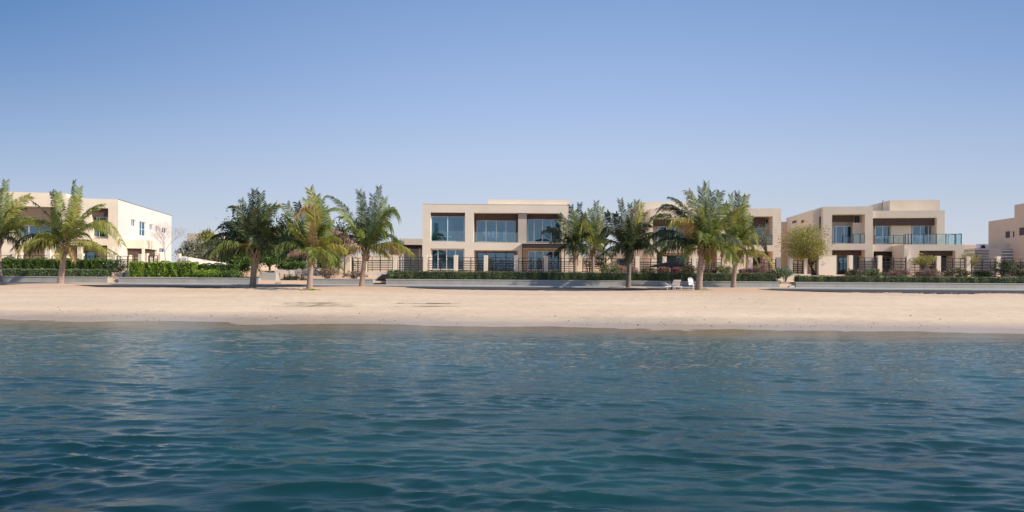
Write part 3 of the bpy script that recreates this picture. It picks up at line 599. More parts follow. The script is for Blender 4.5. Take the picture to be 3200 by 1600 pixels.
# potted shrub by the steps at the left
pt = P(377, 861, 65.5); pt.z = .35; t = thing('plant_pot', 'square pale pot with a dark white-flowered shrub in the gap of the left planters', 'plant pot', pt)
mb = MB(); mb.add([(-.33,-.33,0),(.33,-.33,0),(.33,.33,0),(-.33,.33,0),(-.44,-.44,.62),(.44,-.44,.62),(.44,.44,.62),(-.44,.44,.62)], [(0,3,2,1),(4,5,6,7),(0,1,5,4),(1,2,6,5),(2,3,7,6),(3,0,4,7)])
mb.build('pot', M['concrete_cap'], t, bevel=.02); MB().box(-.5, .5, -.5, .5, .621, .70).build('rim', M['concrete_cap'], t)
pts, cc = clumps((-.35, 0, 1.35), (1.0, .7, .65), 34, 42, .42); leaves('foliage', pts, .07, M['tree_dark'], t)
leaves('flowers', pts[rng.choice(len(pts), 90, False)]+np.array([0,-.08,0]), .07, M['curtain'], t)['kind'] = 'stuff'
mb = MB()
for c in cc[::5]: mb.tube([(0,0,.6), (c[0]*.5, c[1]*.5, 1.0), tuple(c)], [.03,.02,.008], 5)
mb.build('stem', M['bark'], t)
# gap walls
def block(name, label, cat, x0, x1, ytop, Z, depth, mat, zb=0.0, bevel=.01):
    a = P(x0, ytop, Z); b = P(x1, ytop, Z); t = MB().box(-(b.x-a.x)/2, (b.x-a.x)/2, 0, depth, 0, a.z-zb).build(name, M[mat], None, loc=((a.x+b.x)/2, Z, zb), bevel=bevel)
    return tag(t, label, cat)
block('low_wall', 'short grey wall recessed between the two left planters', 'wall', 337.5, 369, 863, 64.9, .3, 'concrete')
block('low_wall', 'small whitish wall beside the square plant pot', 'wall', 390, 402, 846, 65.6, .3, 'stucco_white', .3)
block('low_wall', 'squat sand-stained concrete pier behind the shaded palm trunk', 'wall', 811, 862, 852, 64.6, 1.2, 'concrete_cap')
block('low_wall', 'cream garden wall behind the little trees in the planter gap', 'wall', 858, 992, 843, 70, .3, 'stucco_white', .9)
block('low_wall', 'beige ramp wall under the fence left of the central villa', 'wall', 1150, 1236, 848, 68.4, .35, 'stucco', .2)
block('low_wall', 'beige landing wall between the long planter and the right planter', 'wall', 2440, 2535, 856, 67.6, .4, 'stucco', .2)
block('low_wall', 'grey corner block at the right end of the longest planter', 'wall', 2440.5, 2466, 880, 64.3, .5, 'concrete')
# ramps in the gaps
def ramp(label, x0, x1, mat, Za=64.1, Zb=68.3, zt=1.0):
    a = P(x0, 890, Za); b = P(x1, 890, Za); mb = MB(); n = 6
    for i in range(n):
        y0 = (Zb-Za)*i/n; mb.box(a.x+.02, b.x-.02, Za+y0, Za+(Zb-Za), .06+zt*i/n+ (0.001*i), .06+zt*(i+1)/n)
    tag(mb.build('steps', M[mat]), label, 'steps')
ramp('dark steps climbing beside the longest planter, left end', 1168, 1205, 'darkbrown')
ramp('pale steps climbing to the garden gate of the far right villa', 2467, 2486, 'stucco')
ramp('pale steps behind the shaded palm in the planter gap', 864, 880, 'concrete_cap')
# low mesh fence across the gap with small trees
def P2(px, Z, z): u, v = ray(px, 850); return Vector((u*Z, Z, z))
fx = [(P(x, 880, 64.3).x) for x in (888, 942, 974)]; fb = P(835, 880, 64.3).x
lf = thing('low_fence', 'low dark mesh fence with posts across the planter gap', 'fence', ((fx[0]+fx[-1])/2, 64.3, .06)); ox = lf.location.x
for x in (fx[0], (fx[0]+fx[1])/2+.4, fx[1], fx[2]): MB().box(x-ox-.04, x-ox+.04, -.04, .04, 0, .98).build('post', M['darkmetal'], lf)
mb = MB()
for z in (.15, .3, .45, .6, .75, .9): mb.box(fx[0]-ox, fx[2]-ox, -.012, .012, z-.01, z+.01)
for k in range(28):
    x = fx[0]-ox + (fx[2]-fx[0])*(k+.5)/28; mb.box(x-.008, x+.008, -.008, .008, .1, .93)
mb.build('mesh_panel', M['darkmetal'], lf)

# ------------------------------------------------------------------ broadleaf trees
limb_tree('broadleaf_tree', 'large dark broadleaf tree behind the shaded palm', 775, 850, (688, 668, 868, 832), 72, 'tree_dark', 15000, .15, 120, .2, zb=1.0)
limb_tree('broadleaf_tree', 'large dark olive tree between the second and third palm', 905, 850, (838, 676, 985, 838), 74, 'tree_dark', 13000, .15, 110, .2, zb=1.0)
limb_tree('broadleaf_tree', 'dark spreading tree behind the palm with the pinkish dead frond', 1040, 850, (965, 700, 1120, 842), 73, 'tree_dark', 11000, .14, 100, .2, zb=1.0)
limb_tree('broadleaf_tree', 'green bushy tree under the left fronds of the shaded palm', 745, 868, (690, 772, 792, 848), 67.5, 'tree_green', 7000, .12, 60, .12, zb=.5)
limb_tree('broadleaf_tree', 'small round sunlit tree right of the shaded palm trunk', 842, 876, (802, 770, 892, 832), 65.6, 'tree_green', 7000, .11, 60, .13, zb=.1, split=.1)
limb_tree('broadleaf_tree', 'rust-tinged thin tree above the beige wall left of the central villa', 1075, 850, (1040, 745, 1130, 800), 70, 'rust', 2200, .06, 50, .08, zb=1.2)
limb_tree('broadleaf_tree', 'olive-yellow feathery tree between the two right villas', 2545, 855, (2448, 698, 2584, 832), 72, 'tree_olive', 12500, .08, 95, .14, zb=1.2)
limb_tree('broadleaf_tree', 'small grey-olive tree under the terrace of the far right villa', 2885, 855, (2848, 790, 2925, 836), 70.5, 'tree_olive', 1900, .06, 40, .07, zb=1.2)
limb_tree('broadleaf_tree', 'thin olive tree beside the right end of the terrace', 3035, 860, (3002, 776, 3064, 836), 71.5, 'tree_olive', 1300, .06, 34, .07, zb=1.2)
limb_tree('broadleaf_tree', 'leafy tree in front of the balcony of the right-centre villa', 2405, 855, (2352, 690, 2412, 790), 72, 'tree_pale', 1500, .06, 40, .07, zb=1.2)
for i, (x, lb) in enumerate(((903, 'thin standard tree nearest the cream wall in the planter gap'), (922, 'thin standard tree in the middle of the planter gap'), (946, 'thin standard tree left of the trunk with golden dead frond'))):
    limb_tree('standard_tree', lb, x, 868, (x-21, 814, x+21, 842), 65.5, 'tree_green', 1300, .065, 24, .04, zb=.2, group='three thin standard trees')
for i, (cr, Z, m, lb) in enumerate((((552, 752, 664, 834), 108, 'tree_pale', 'pale dusty tree behind the white boundary wall'), ((616, 712, 676, 800), 112, 'tree_olive', 'grey olive tree left of the large dark tree, in the distance'), ((640, 752, 720, 828), 104, 'tree_pale', 'feathery pale tree by the lower end of the boundary wall'), ((1215, 746, 1262, 800), 105, 'tree_pale', 'pale bush far behind, left of the central villa'))):
    limb_tree('distant_tree', lb, (cr[0]+cr[2])/2, 848, cr, Z, m, 6000, .17, 70, .14, zb=1.35)
bush('shrub', 'dark undergrowth hedge below the dark tree row', 'shrub', 985, 796, 1062, 850, 69.5, 'tree_dark', 3000, .09, 50)
bush('shrub', 'dark shrub mass left of the trunk with golden dead frond', 'shrub', 862, 800, 945, 846, 71, 'tree_dark', 3600, .09, 60)
bush('shrub', 'brown garden shrub behind the fence right of the central villa', 'shrub', 1806, 775, 1876, 848, 74, 'rust', 2400, .07, 50)
bush('shrub', 'shaded shrub with bare twigs behind the fence, left of the slim dark palm', 'shrub', 1862, 790, 1902, 850, 73.5, 'tree_dark', 1500, .07, 30)
bush('shrub', 'low dark ground shrubs behind the low mesh fence', 'shrub', 880, 862, 976, 886, 65.2, 'tree_dark', 1600, .06, 40)
# bare tree
def bare(label, px, pyb, Z, H_, seed, spread=.75):
    g = random.Random(seed); b = P(px, pyb, Z); t = thing('bare_tree', label, 'tree', b); tr = MB(); br = MB()
    def grow(p, d, L, r, lv):
        q = p + d*L; m = p.lerp(q, .5) + Vector((g.uniform(-1,1), g.uniform(-1,1), 0))*L*.06
        (tr if lv < 2 else br).tube([p, m, q], [r, r*.8, r*.62], 5)
        if lv > 5: return
        for k in range(3 if lv > 0 else 4):
            dd = (d + Vector((g.uniform(-1,1), g.uniform(-1,1), g.uniform(-.25,.6)))*spread).normalized(); grow(q, dd, L*g.uniform(.62,.86), r*.58, lv+1)
    grow(Vector((0,0,-.2)), Vector((-.05,0,1)), H_*.30, .07, 0)
    tr.build('trunk', M['bark_pale'], t); br.build('branches', M['bark_pale'], t)
bare('leafless pinkish tree against the white side wall of the left villa', 516, 822, 79, 4.9, 5)

# ------------------------------------------------------------------ villas
class Face:
    def __init__(s, px, Z, phi, zb=ZB, O=None):
        u, v = ray(px, 850); s.O = O or Vector((u*Z, Z, zb)); s.zb = s.O.z; s.phi = phi
        s.u = Vector((math.cos(phi), math.sin(phi))); s.n = Vector((-math.sin(phi), math.cos(phi)))
    def uv(s, px, py, d=0):
        a, b = ray(px, py); t = (d + s.O.x*s.n.x + s.O.y*s.n.y)/(a*s.n.x + s.n.y)
        x, y = a*t, t; return (x-s.O.x)*s.u.x + (y-s.O.y)*s.u.y, CZ + b*t - s.zb
    def rect(s, x0, y0, x1, y1, d=0):
        ym = (y0+y1)/2; xm = (x0+x1)/2
        return s.uv(x0, ym, d)[0], s.uv(x1, ym, d)[0], s.uv(xm, y1, d)[1], s.uv(xm, y0, d)[1]
def facade(mb, s0, s1, z0, z1, ops, y, side=None, recess_in=None):
    """front wall with openings (s0,s1,z0,z1,depth); reveals included"""
    ss = sorted({s0, s1, *[min(max(o[0], s0), s1) for o in ops], *[min(max(o[1], s0), s1) for o in ops]})
    zs = sorted({z0, z1, *[min(max(o[2], z0), z1) for o in ops], *[min(max(o[3], z0), z1) for o in ops]})
    for i in range(len(ss)-1):
        for j in range(len(zs)-1):
            cs, cz = (ss[i]+ss[i+1])/2, (zs[j]+zs[j+1])/2
            if any(o[0] < cs < o[1] and o[2] < cz < o[3] for o in ops): continue
            mb.quad((ss[i], y, zs[j]), (ss[i+1], y, zs[j]), (ss[i+1], y, zs[j+1]), (ss[i], y, zs[j+1]))
    for (a, b, c, d, dp) in ops:
        a, b, c, d = max(a, s0), min(b, s1), max(c, z0), min(d, z1); e = y+dp
        mb.quad((a, y, c), (a, y, d), (a, e, d), (a, e, c)); mb.quad((b, y, c), (b, e, c), (b, e, d), (b, y, d))
        mb.quad((a, y, d), (b, y, d), (b, e, d), (a, e, d)); mb.quad((a, y, c), (a, e, c), (b, e, c), (b, y, c))
def body(mb, s0, s1, z0, z1, y0, y1, parapet=.0):
    mb.quad((s0, y0, z0), (s0, y0, z1), (s0, y1, z1), (s0, y1, z0)); mb.quad((s1, y0, z0), (s1, y1, z0), (s1, y1, z1), (s1, y0, z1))
    mb.quad((s0, y1, z0), (s0, y1, z1), (s1, y1, z1), (s1, y1, z0)); mb.quad((s0, y0, z1), (s1, y0, z1), (s1, y1, z1), (s0, y1, z1))
def window(par, s0, s1, z0, z1, y, mull=(), fw=.09, curtain=None, sill=False, hbar=None, fmat='frame', name='window'):
    """y: plane of the wall behind; frame and pane stand proud of it"""
    fr = MB(); e = y-.13; f = y-.02
    fr.box(s0, s1, e, f, z1-fw, z1); fr.box(s0, s1, e, f, z0, z0+fw)
    fr.box(s0, s0+fw, e, f, z0+fw, z1-fw); fr.box(s1-fw, s1, e, f, z0+fw, z1-fw)
    for m in mull: fr.box(m-fw*.5, m+fw*.5, e, f, z0+fw, z1-fw)
    if hbar:
        for hb in hbar: fr.box(s0+fw, s1-fw, e+.02, f-.02, hb-.025, hb+.025)
    o = fr.build(name, M[fmat], par)
    MB().quad((s0+fw*.5, y-.08, z0+fw*.5), (s1-fw*.5, y-.08, z0+fw*.5), (s1-fw*.5, y-.08, z1-fw*.5), (s0+fw*.5, y-.08, z1-fw*.5)).build('pane', M['pane'], o)
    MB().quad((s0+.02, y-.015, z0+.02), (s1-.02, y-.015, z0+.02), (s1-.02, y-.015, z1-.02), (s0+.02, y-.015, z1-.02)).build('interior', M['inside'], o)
    for (c0, c1, d0, d1) in (curtain or []):
        mb = MB(); n = max(2, int((c1-c0)/.09)); 
        for k in range(n):
            xa, xb = c0+(c1-c0)*k/n, c0+(c1-c0)*(k+1)/n; ya, yb = (y-.035, y-.055) if k % 2 else (y-.055, y-.035)
            mb.quad((xa, ya, d0), (xb, yb, d0), (xb, yb, d1), (xa, ya, d1))
        mb.build('curtain', M['curtain'], o)
    return o
def railing(par, x0, x1, y, z0, z1, posts, glass=True, name='balustrade'):
    r = MB(); r.box(x0, x1, y-.03, y+.03, z1-.05, z1).build  # top rail
    o = r.build(name, M['darkmetal'], par)
    for p in posts: MB().box(p-.035, p+.035, y-.035, y+.035, z0, z1-.052).build('post', M['darkmetal'], o)
    if glass: MB().box(x0+.02, x1-.02, y-.008, y+.008, z0+.04, z1-.07).build('glass_panel', M['rail_glass'], o)
    return o
def villa(label, f): return thing('villa', label, 'house', f.O, f.phi)

# ---- central villa
f = Face(1550, 78, R(0)); hv = villa('central two-storey flat-roofed beige villa with big blue picture windows', f)
S0, S1, Z0, Z1 = f.rect(1320, 639, 1779, 851)
o1 = f.rect(1345, 664, 1453, 755); o2 = f.rect(1480, 665.5, 1755, 758); o3 = f.rect(1345, 777, 1451, 849); o4 = f.rect(1481, 782, 1618, 849); o5 = f.rect(1632, 777, 1755, 849)
RD = 2.0
mb = MB(); facade(mb, S0, S1, 0, Z1, [(*o1, .55), (*o2, RD), (o3[0], o3[1], .02, o3[3], .55), (o4[0], o4[1], .02, o4[3], RD), (o5[0], o5[1], .02, o5[3], RD)], 0)
body(mb, S0, S1, 0, Z1, 0, 15); mb.build('wall', M['stucco'], hv)
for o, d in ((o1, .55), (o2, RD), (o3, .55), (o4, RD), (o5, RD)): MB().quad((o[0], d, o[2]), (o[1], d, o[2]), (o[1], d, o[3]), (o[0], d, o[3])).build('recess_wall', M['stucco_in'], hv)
a = f.rect(1525, 624.5, 1778, 641, 1.0); MB().box(a[0], a[1]+.1, .9, 11, Z1+.002, a[3]).build('penthouse', M['stucco'], hv)
mb = MB(); mb.box(S0-.02, S1+.02, -.03, .35, Z1+.001, Z1+.05); mb.build('roof_coping', M['stucco_b'], hv)
def wn(f, par, x0, y0, x1, y1, d, ms=(), cur=None, hb=None, **k):
    r = f.rect(x0, y0, x1, y1, d); c = [f.rect(*q, d) for q in (cur or [])]; hb2 = [f.uv((x0+x1)/2, q, d)[1] for q in hb] if hb else None
    return window(par, r[0], r[1], max(r[2], .02), r[3], d, [f.uv(m, (y0+y1)/2, d)[0] for m in ms], curtain=c, hbar=hb2, **k)
def pbox(f, par, name, x0, y0, x1, y1, d0, d1, mat, lab=None):
    r = f.rect(x0, y0, x1, y1, d0); o = MB().box(r[0], r[1], d0, d1, max(0.01, r[2]), r[3]).build(name, M[mat], par)
    if lab: o['label'] = lab
    return o
pbox(f, hv, 'beam', 1346, 664.6, 1452, 676, .25, .54, 'brown')
wn(f, hv, 1347, 676, 1452, 755, .54, (1399,), cur=[(1366, 738, 1412, 741)])
pbox(f, hv, 'beam', 1481.5, 666.5, 1617, 687, 1.2, 1.9, 'brown')
wn(f, hv, 1489, 689, 1611, 757, 1.97, (1519, 1551, 1581), cur=[(1511, 723, 1520, 737), (1524, 723, 1532, 742), (1536, 723, 1546, 744), (1552, 723, 1558, 744), (1572, 724, 1580, 752)])
r = f.rect(1481.5, 688, 1617, 757, 1.9); MB().box(r[0]+.01, f.uv(1488, 720, 1.9)[0], 1.2, 1.9, r[2], r[3]).build('side_panel', M['brown'], hv); MB().box(f.uv(1612, 720, 1.9)[0], r[1], .6, 1.9, r[2], r[3]).build('side_panel', M['brown'], hv)
pbox(f, hv, 'pier', 1619, 668, 1646, 757.5, .35, 1.95, 'stucco_in')
pbox(f, hv, 'beam', 1648, 667, 1754, 683, 1.2, 1.9, 'brown')
wn(f, hv, 1648, 684, 1752, 757, 1.97, (1669, 1695, 1722))
wn(f, hv, 1348, 779, 1450, 843, .54, (1369, 1396, 1424), fw=.10)
wn(f, hv, 1490, 788, 1610, 845, 1.97, (1519, 1549, 1581), fmat='darkmetal')
wn(f, hv, 1649, 784, 1750, 845, 1.97, (1672, 1697, 1728))
for q in ((1348, 722, 1451, 755), (1482, 726, 1618, 757.5)):
    r = f.rect(*q, .08); MB().box(r[0], r[1], .08, .11, r[2]+.01, r[3]).build('glass_balustrade', M['rail_glass'], hv)
# pergola canopy at the right of the ground floor
r = f.rect(1631, 762, 1772, 776, -1.4); cn = MB(); cn.box(r[0], r[1], -1.4, -.02, r[3]-.12, r[3]-.02)
for k in range(int((r[1]-r[0])/.18)): x = r[0]+k*.18; cn.box(x, x+.07, -1.45, -.02, r[3]-.018, r[3]+.06)
cn.box(r[0]-.002, r[1], -1.47, -1.402, r[2], r[3]-.13)
co_ = cn.build('canopy', M['darkbrown'], hv)
for x in (r[0]+.06, r[1]-.3): MB().box(x-.05, x+.05, -1.38, -1.28, .02, r[2]-.002).build('post', M['darkmetal'], co_)
# dark pergola and low annex left of the central villa
a = P(1242, 767, 86); b = P(1318, 767, 86); t = thing('garden_pergola', 'dark timber pergola roof just left of the central villa', 'pergola', ((a.x+b.x)/2, 86, ZB)); L = (b.x-a.x)/2; hh = a.z-ZB
mb = MB(); mb.box(-L, L, 0, 4, hh-.35, hh)
for k in range(16): mb.box(-L+k*L/8+.02, -L+k*L/8+.12, -.3, 4.2, hh+.002, hh+.1)
mb.build('roof', M['darkbrown'], t)
for x in (-L+.3, 0, L-.3): MB().box(x-.09, x+.09, .1, .28, 0, hh-.352).build('post', M['stucco_b'], t)
MB().box(-L+.2, L-.1, 4.0, 4.2, 0, hh-.36).build('back_wall', M['stucco_b'], t)

# ---- left villa
f = Face(368, 75, R(14)); h1 = villa('left two-storey villa with bright white sunlit side wall', f)
s0 = f.uv(-330, 700)[0]; Z1 = f.uv(330, 622)[1]; sp = f.uv(206, 610)[0]; Zp = f.uv(120, 602)[1]
fs = Face(0, 0, f.phi+math.pi/2, O=f.O.copy()); DEP = fs.uv(536, 700)[0]
oa = f.rect(283, 650, 338, 745); ob = f.rect(30, 645, 172, 744); oc = f.rect(188, 766, 335, 828); od = f.rect(50, 766, 140, 828)
mb = MB(); facade(mb, s0, sp-.001, 0, Zp, [(*ob, 1.8), (od[0], od[1], .02, od[3], 1.8)], 0)
facade(mb, sp, 0, 0, Z1, [(*oa, 1.2), (oc[0]+.4, oc[1], .02, oc[3], 1.8)], 0)
mb.quad((sp, 0, Z1), (sp, 7.5, Z1), (sp, 7.5, Zp), (sp, 0, Zp)); mb.quad((s0, 0, Zp), (sp, 0, Zp), (sp, 7.5, Zp), (s0, 7.5, Zp)); mb.quad((s0, 7.5, Z1), (sp, 7.5, Z1), (sp, 7.5, Zp), (s0, 7.5, Zp))
mb.build('wall', M['stucco_b'], h1)
# side wall carries real window openings
sw = [(fs.rect(410, 686, 424, 708)), (fs.rect(436, 693, 456, 738)), (fs.rect(467, 701, 478, 720)), (fs.rect(486, 706, 495, 724)), (fs.rect(506, 712, 521, 729)), fs.rect(461, 769, 488, 806), fs.rect(498, 776, 515, 790)]
m2 = MB(); facade(m2, 0, DEP, 0, Z1, [(*q[:2], max(q[2], .02), q[3], .22) for q in sw], 0)
side = m2.build('side_wall', M['stucco_white'], h1); side.rotation_euler = (0, 0, math.pi/2)  # whiter than the front: the sun's whitening is put into this wall's colour
for i, q in enumerate(sw):
    if i == 5:
        d = MB().box(q[0], q[1], .18, .22, .02, q[3]).build('door', M['louver'], h1); d.rotation_euler = (0, 0, math.pi/2); continue
    wv = window(h1, q[0], q[1], q[2], q[3], .24, [(q[0]+q[1])/2], hbar=[q[2]+(q[3]-q[2])*.48] if i == 1 else None); wv.rotation_euler = (0, 0, math.pi/2)
mb = MB(); mb.quad((s0, 0, Z1-.01), (0, 0, Z1-.01), (0, DEP, Z1-.01), (s0, DEP, Z1-.01)); mb.quad((s0, DEP, 0), (s0, DEP, Z1), (0, DEP, Z1), (0, DEP, 0)); mb.build('roof', M['stucco_b'], h1)
MB().box(.005, .025, 0, DEP, Z1-.02, Z1+.03).build('parapet_trim', M['brown'], h1)
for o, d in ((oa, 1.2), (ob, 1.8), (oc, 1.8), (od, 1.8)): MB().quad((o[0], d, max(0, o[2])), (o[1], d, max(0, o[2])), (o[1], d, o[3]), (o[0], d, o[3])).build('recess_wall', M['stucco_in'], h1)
pbox(f, h1, 'beam', 284, 651, 337, 676, .4, 1.1, 'brown')
wn(f, h1, 284, 677, 337, 742, 1.17, (312,))
r = f.rect(31, 646, 171, 700, .15); mb = MB()
for k in range(9):
    z = r[3]-.1-k*.24; mb.box(r[0]+.02, r[1]-.02, .15, .22, z-.09, z)
mb.build('louvre_screen', M['louver'], h1)
wn(f, h1, 60, 705, 160, 743, 1.77, (92, 125))
wn(f, h1, 215, 785, 300, 828, 1.77, (240, 270), fmat='darkmetal')
pbox(f, h1, 'beam', 190, 767, 333, 780, .5, 1.2, 'brown')
for x in (60, 148, 248, 345): pbox(f, h1, 'column', x-7, 770, x+7, 840, -1.2, -.7, 'stucco')
# porch box beside the white wall
r = f.rect(380, 749, 451, 776, 3.0); mb = MB(); mb.box(.02, r[1], 3.0, 9.0, r[2], r[3]); mb.build('porch', M['stucco'], h1)
rb = f.rect(380, 776, 443, 797, 3.2); MB().box(.02, rb[1], 3.3, 8.6, rb[2], r[2]-.002).build('porch_beam', M['brown'], h1)
for x, y in ((r[1]-.28, 3.02), (r[1]-.28, 8.5), (.25, 3.02)): MB().box(x, x+.26, y, y+.3, 0, (r[2] if x > 1 else rb[2])-.004).build('porch_column', M['stucco'], h1)

# ---- right-centre villa
f = Face(2440, 80, R(-4)); h3 = villa('two-storey beige villa behind the tallest palm and the straw umbrella', f)
S0 = f.uv(2032, 700)[0]; Z1 = f.uv(2400, 651.5)[1]; Z1 = f.uv(2380, 651.5)[1]
q1 = f.rect(2040, 684, 2162, 766); q2 = f.rect(2300, 676, 2414.5, 766); q3 = f.rect(2052, 790, 2155, 850); q4 = f.rect(2330, 785, 2415, 850); q5 = f.rect(2198, 800, 2240, 850)
mb = MB(); facade(mb, S0, 0, 0, Z1, [(*q1, 1.8), (*q2, 2.2), (q3[0], q3[1], .02, q3[3], 1.0), (q4[0], q4[1], .02, q4[3], 2.2), (q5[0], q5[1], .02, q5[3], .5)], 0)
body(mb, S0, 0, 0, Z1, 0, 13); mb.build('wall', M['stucco_b'], h3)
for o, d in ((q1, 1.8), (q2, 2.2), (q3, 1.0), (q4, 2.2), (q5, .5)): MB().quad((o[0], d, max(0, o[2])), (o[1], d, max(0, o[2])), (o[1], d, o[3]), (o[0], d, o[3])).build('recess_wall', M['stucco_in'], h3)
pbox(f, h3, 'beam', 2302, 677, 2392, 711, 1.4, 2.1, 'brown'); pbox(f, h3, 'beam', 2041, 685, 2161, 706, 1.0, 1.7, 'brown')
wn(f, h3, 2302, 712, 2384, 765, 2.17, (2330, 2357)); wn(f, h3, 2390, 682, 2401, 704, 2.17); wn(f, h3, 2404, 682, 2413, 704, 2.17)
wn(f, h3, 2055, 708, 2112, 764, 1.77, (2083,), cur=[(2085, 712, 2108, 760)]); wn(f, h3, 2118, 712, 2158, 764, 1.77, (2138,))
wn(f, h3, 2053, 799, 2150, 838, .97, (2086, 2102, 2128), fmat='darkmetal', cur=[(2071, 802, 2085, 817)])
pbox(f, h3, 'door', 2204, 806, 2234, 850, .42, .48, 'purple'); wn(f, h3, 2345, 806, 2373, 828, 2.17, (2357,), fmat='darkmetal')
pbox(f, h3, 'partition', 2384, 802, 2408, 850, 1.0, 1.2, 'stucco_b'); pbox(f, h3, 'doorway', 2397, 786, 2410, 801, 1.9, 2.15, 'brown')
r = f.rect(2302, 735, 2414, 766, .1); railing(h3, r[0], r[1], .1, r[2]+.01, r[3], [r[0]+.05, (r[0]+r[1])/2, r[1]-.05])
r = f.rect(2041, 735, 2161, 766, .1); railing(h3, r[0], r[1], .1, r[2]+.01, r[3], [r[0]+.05, (r[0]+r[1])/2, r[1]-.05])
a = f.rect(1996, 631, 2150, 700, 2.0); mb = MB(); mb.box(a[0], S0-.004, 2.0, 12, 0, a[3]); mb.build('side_wing', M['stucco'], h3)
MB().box(S0-.004, a[1], 2.0, 12, Z1+.002, a[3]).build('penthouse', M['stucco'], h3)
a = f.rect(1902, 788, 1995, 850, 2.6); mb = MB(); mb.box(a[0], f.uv(1996, 700, 2.0)[0]-.006, 2.6, 9, 0, a[3]); mb.build('annex', M['stucco_b'], h3)
wn(f, h3, 1927, 810, 1958, 829, 2.58, (1942,), fmat='darkmetal')

# ---- far right villa
f = Face(2571, 79, R(-9)); h4 = villa('large beige villa with glass-railed terrace on the right', f)
A0, A1 = 0, f.uv(2728, 700)[0]; ZA = f.uv(2650, 645.5)[1]; B0, B1 = A1+.003, f.uv(2957, 700)[0]; ZBt = f.uv(2840, 657)[1]
pa = f.rect(2600, 670, 2703, 761); pc = f.rect(2600, 781, 2703, 855)
pb_ = f.rect(2731, 680, 2932, 763); pd = f.rect(2732, 785, 2828, 855)
mb = MB(); A0 = 0; facade(mb, A0, A1, 0, ZA, [(*pa, 2.0), (pc[0], pc[1], .02, pc[3], 2.0)], 0); body(mb, A0, A1, 0, ZA, 0, 11)
DB = .35
facade(mb, B0, B1, 0, ZBt, [(*pb_, 1.6), (pd[0]+.05, pd[1], .02, pd[3], 2.0)], DB); body(mb, B0, B1, 0, ZBt, DB, 12.02)
mb.build('wall', M['stucco_b'], h4)
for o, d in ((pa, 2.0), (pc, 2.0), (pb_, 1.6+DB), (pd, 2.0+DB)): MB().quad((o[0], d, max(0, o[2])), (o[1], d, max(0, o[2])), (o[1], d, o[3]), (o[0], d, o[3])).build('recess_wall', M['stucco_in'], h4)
pbox(f, h4, 'beam', 2601, 671, 2668, 692, 1.3, 1.95, 'brown'); pbox(f, h4, 'beam', 2732, 681, 2931, 704, .9, 1.85, 'brown'); pbox(f, h4, 'beam', 2601, 782, 2702, 798, 1.2, 1.9, 'brown'); pbox(f, h4, 'beam', 2735, 786, 2827, 800, 1.3, 2.2, 'brown')
wn(f, h4, 2601, 706, 2661, 761, 1.97, (2612, 2637), cur=[(2640, 740, 2659, 757)]); wn(f, h4, 2671, 677, 2684, 700, 1.97, fmat='darkmetal'); wn(f, h4, 2689, 673, 2701, 698, 1.97, fmat='darkmetal')
pbox(f, h4, 'partition', 2665, 696, 2702.5, 761, 1.0, 1.2, 'stucco')
wn(f, h4, 2733, 706, 2781, 762, 1.93, (2757,), cur=[(2735, 738, 2778, 747)]); pbox(f, h4, 'wall_panel', 2785, 705, 2848, 762, 1.4, 1.9, 'stucco_b'); wn(f, h4, 2849, 705, 2927, 761, 1.93, (2874, 2900), cur=[(2862, 738, 2896, 756)])
r = f.rect(2665, 731, 2703, 761, .1); railing(h4, r[0], r[1], .1, r[2]+.01, r[3], [r[0]+.04, f.uv(2688, 740, .1)[0], r[1]-.05])
r = f.rect(2733, 735, 2826, 763, .45); railing(h4, r[0], r[1], .45, r[2]+.01, r[3], [r[0]+.04, f.uv(2792, 740, .45)[0], r[1]-.05])
wn(f, h4, 2618, 803, 2650, 855, 1.97, (2634,), fmat='darkmetal'); wn(f, h4, 2660, 803, 2700, 855, 1.97, (2680,), fmat='darkmetal')
pbox(f, h4, 'door', 2758, 804, 2780, 855, 2.25, 2.33, 'darkbrown'); pbox(f, h4, 'door', 2812, 804, 2827, 855, 2.25, 2.33, 'darkbrown')
# terrace block projecting at the right
TD = -3.0; ta = f.rect(2826, 764, 3012, 855, TD); te = f.rect(2873, 783, 2985, 850, TD)
mb = MB(); facade(mb, ta[0], ta[1], 0, ta[3], [(te[0], te[1], .02, te[3], 2.2)], TD); body(mb, ta[0], ta[1], 0, ta[3], TD, DB-.01)
mb.box(B1+.01, ta[1], DB, 6, 0, ta[3]-.003)
mb.build('terrace_block', M['stucco_b'], h4)
mb = MB(); mb.quad((te[0], TD+2.2, .02), (te[1], TD+2.2, .02), (te[1], TD+2.2, te[3]), (te[0], TD+2.2, te[3])); mb.build('recess_wall', M['stucco_in'], h4)
pbox(f, h4, 'beam', 2874, 784, 2984, 799, TD+.6, TD+1.8, 'brown'); wn(f, h4, 2905, 801, 2980, 850, TD+2.17, (2930, 2955), fmat='darkmetal')
rp = [f.uv(x, 745, TD+.15)[0] for x in (2829, 2838, 2848, 2887, 2926, 2956, 2987, 3004)]; zt = f.uv(2900, 731, TD+.15)[1]
railing(h4, rp[0]-.04, rp[-1]+.04, TD+.15, ta[3]+.004, zt, rp)
for yy in (TD+1.6, TD+3.1, TD+5): MB().box(rp[-1]-.03, rp[-1]+.03, yy-.03, yy+.03, ta[3], zt).build('terrace_post', M['darkmetal'], h4)
MB().box(rp[-1]-.03, rp[-1]+.03, TD+.2, TD+5.2, zt, zt+.05).build('terrace_rail', M['darkmetal'], h4)
MB().box(rp[-1]-.01, rp[-1]+.01, TD+.2, TD+5.2, ta[3]+.03, zt-.03).build('terrace_glass', M['rail_glass'], h4)
for x in (2838,): pbox(f, h4, 'column', x-12, 776, x+2, 850, TD-.35, TD-.01, 'stucco')
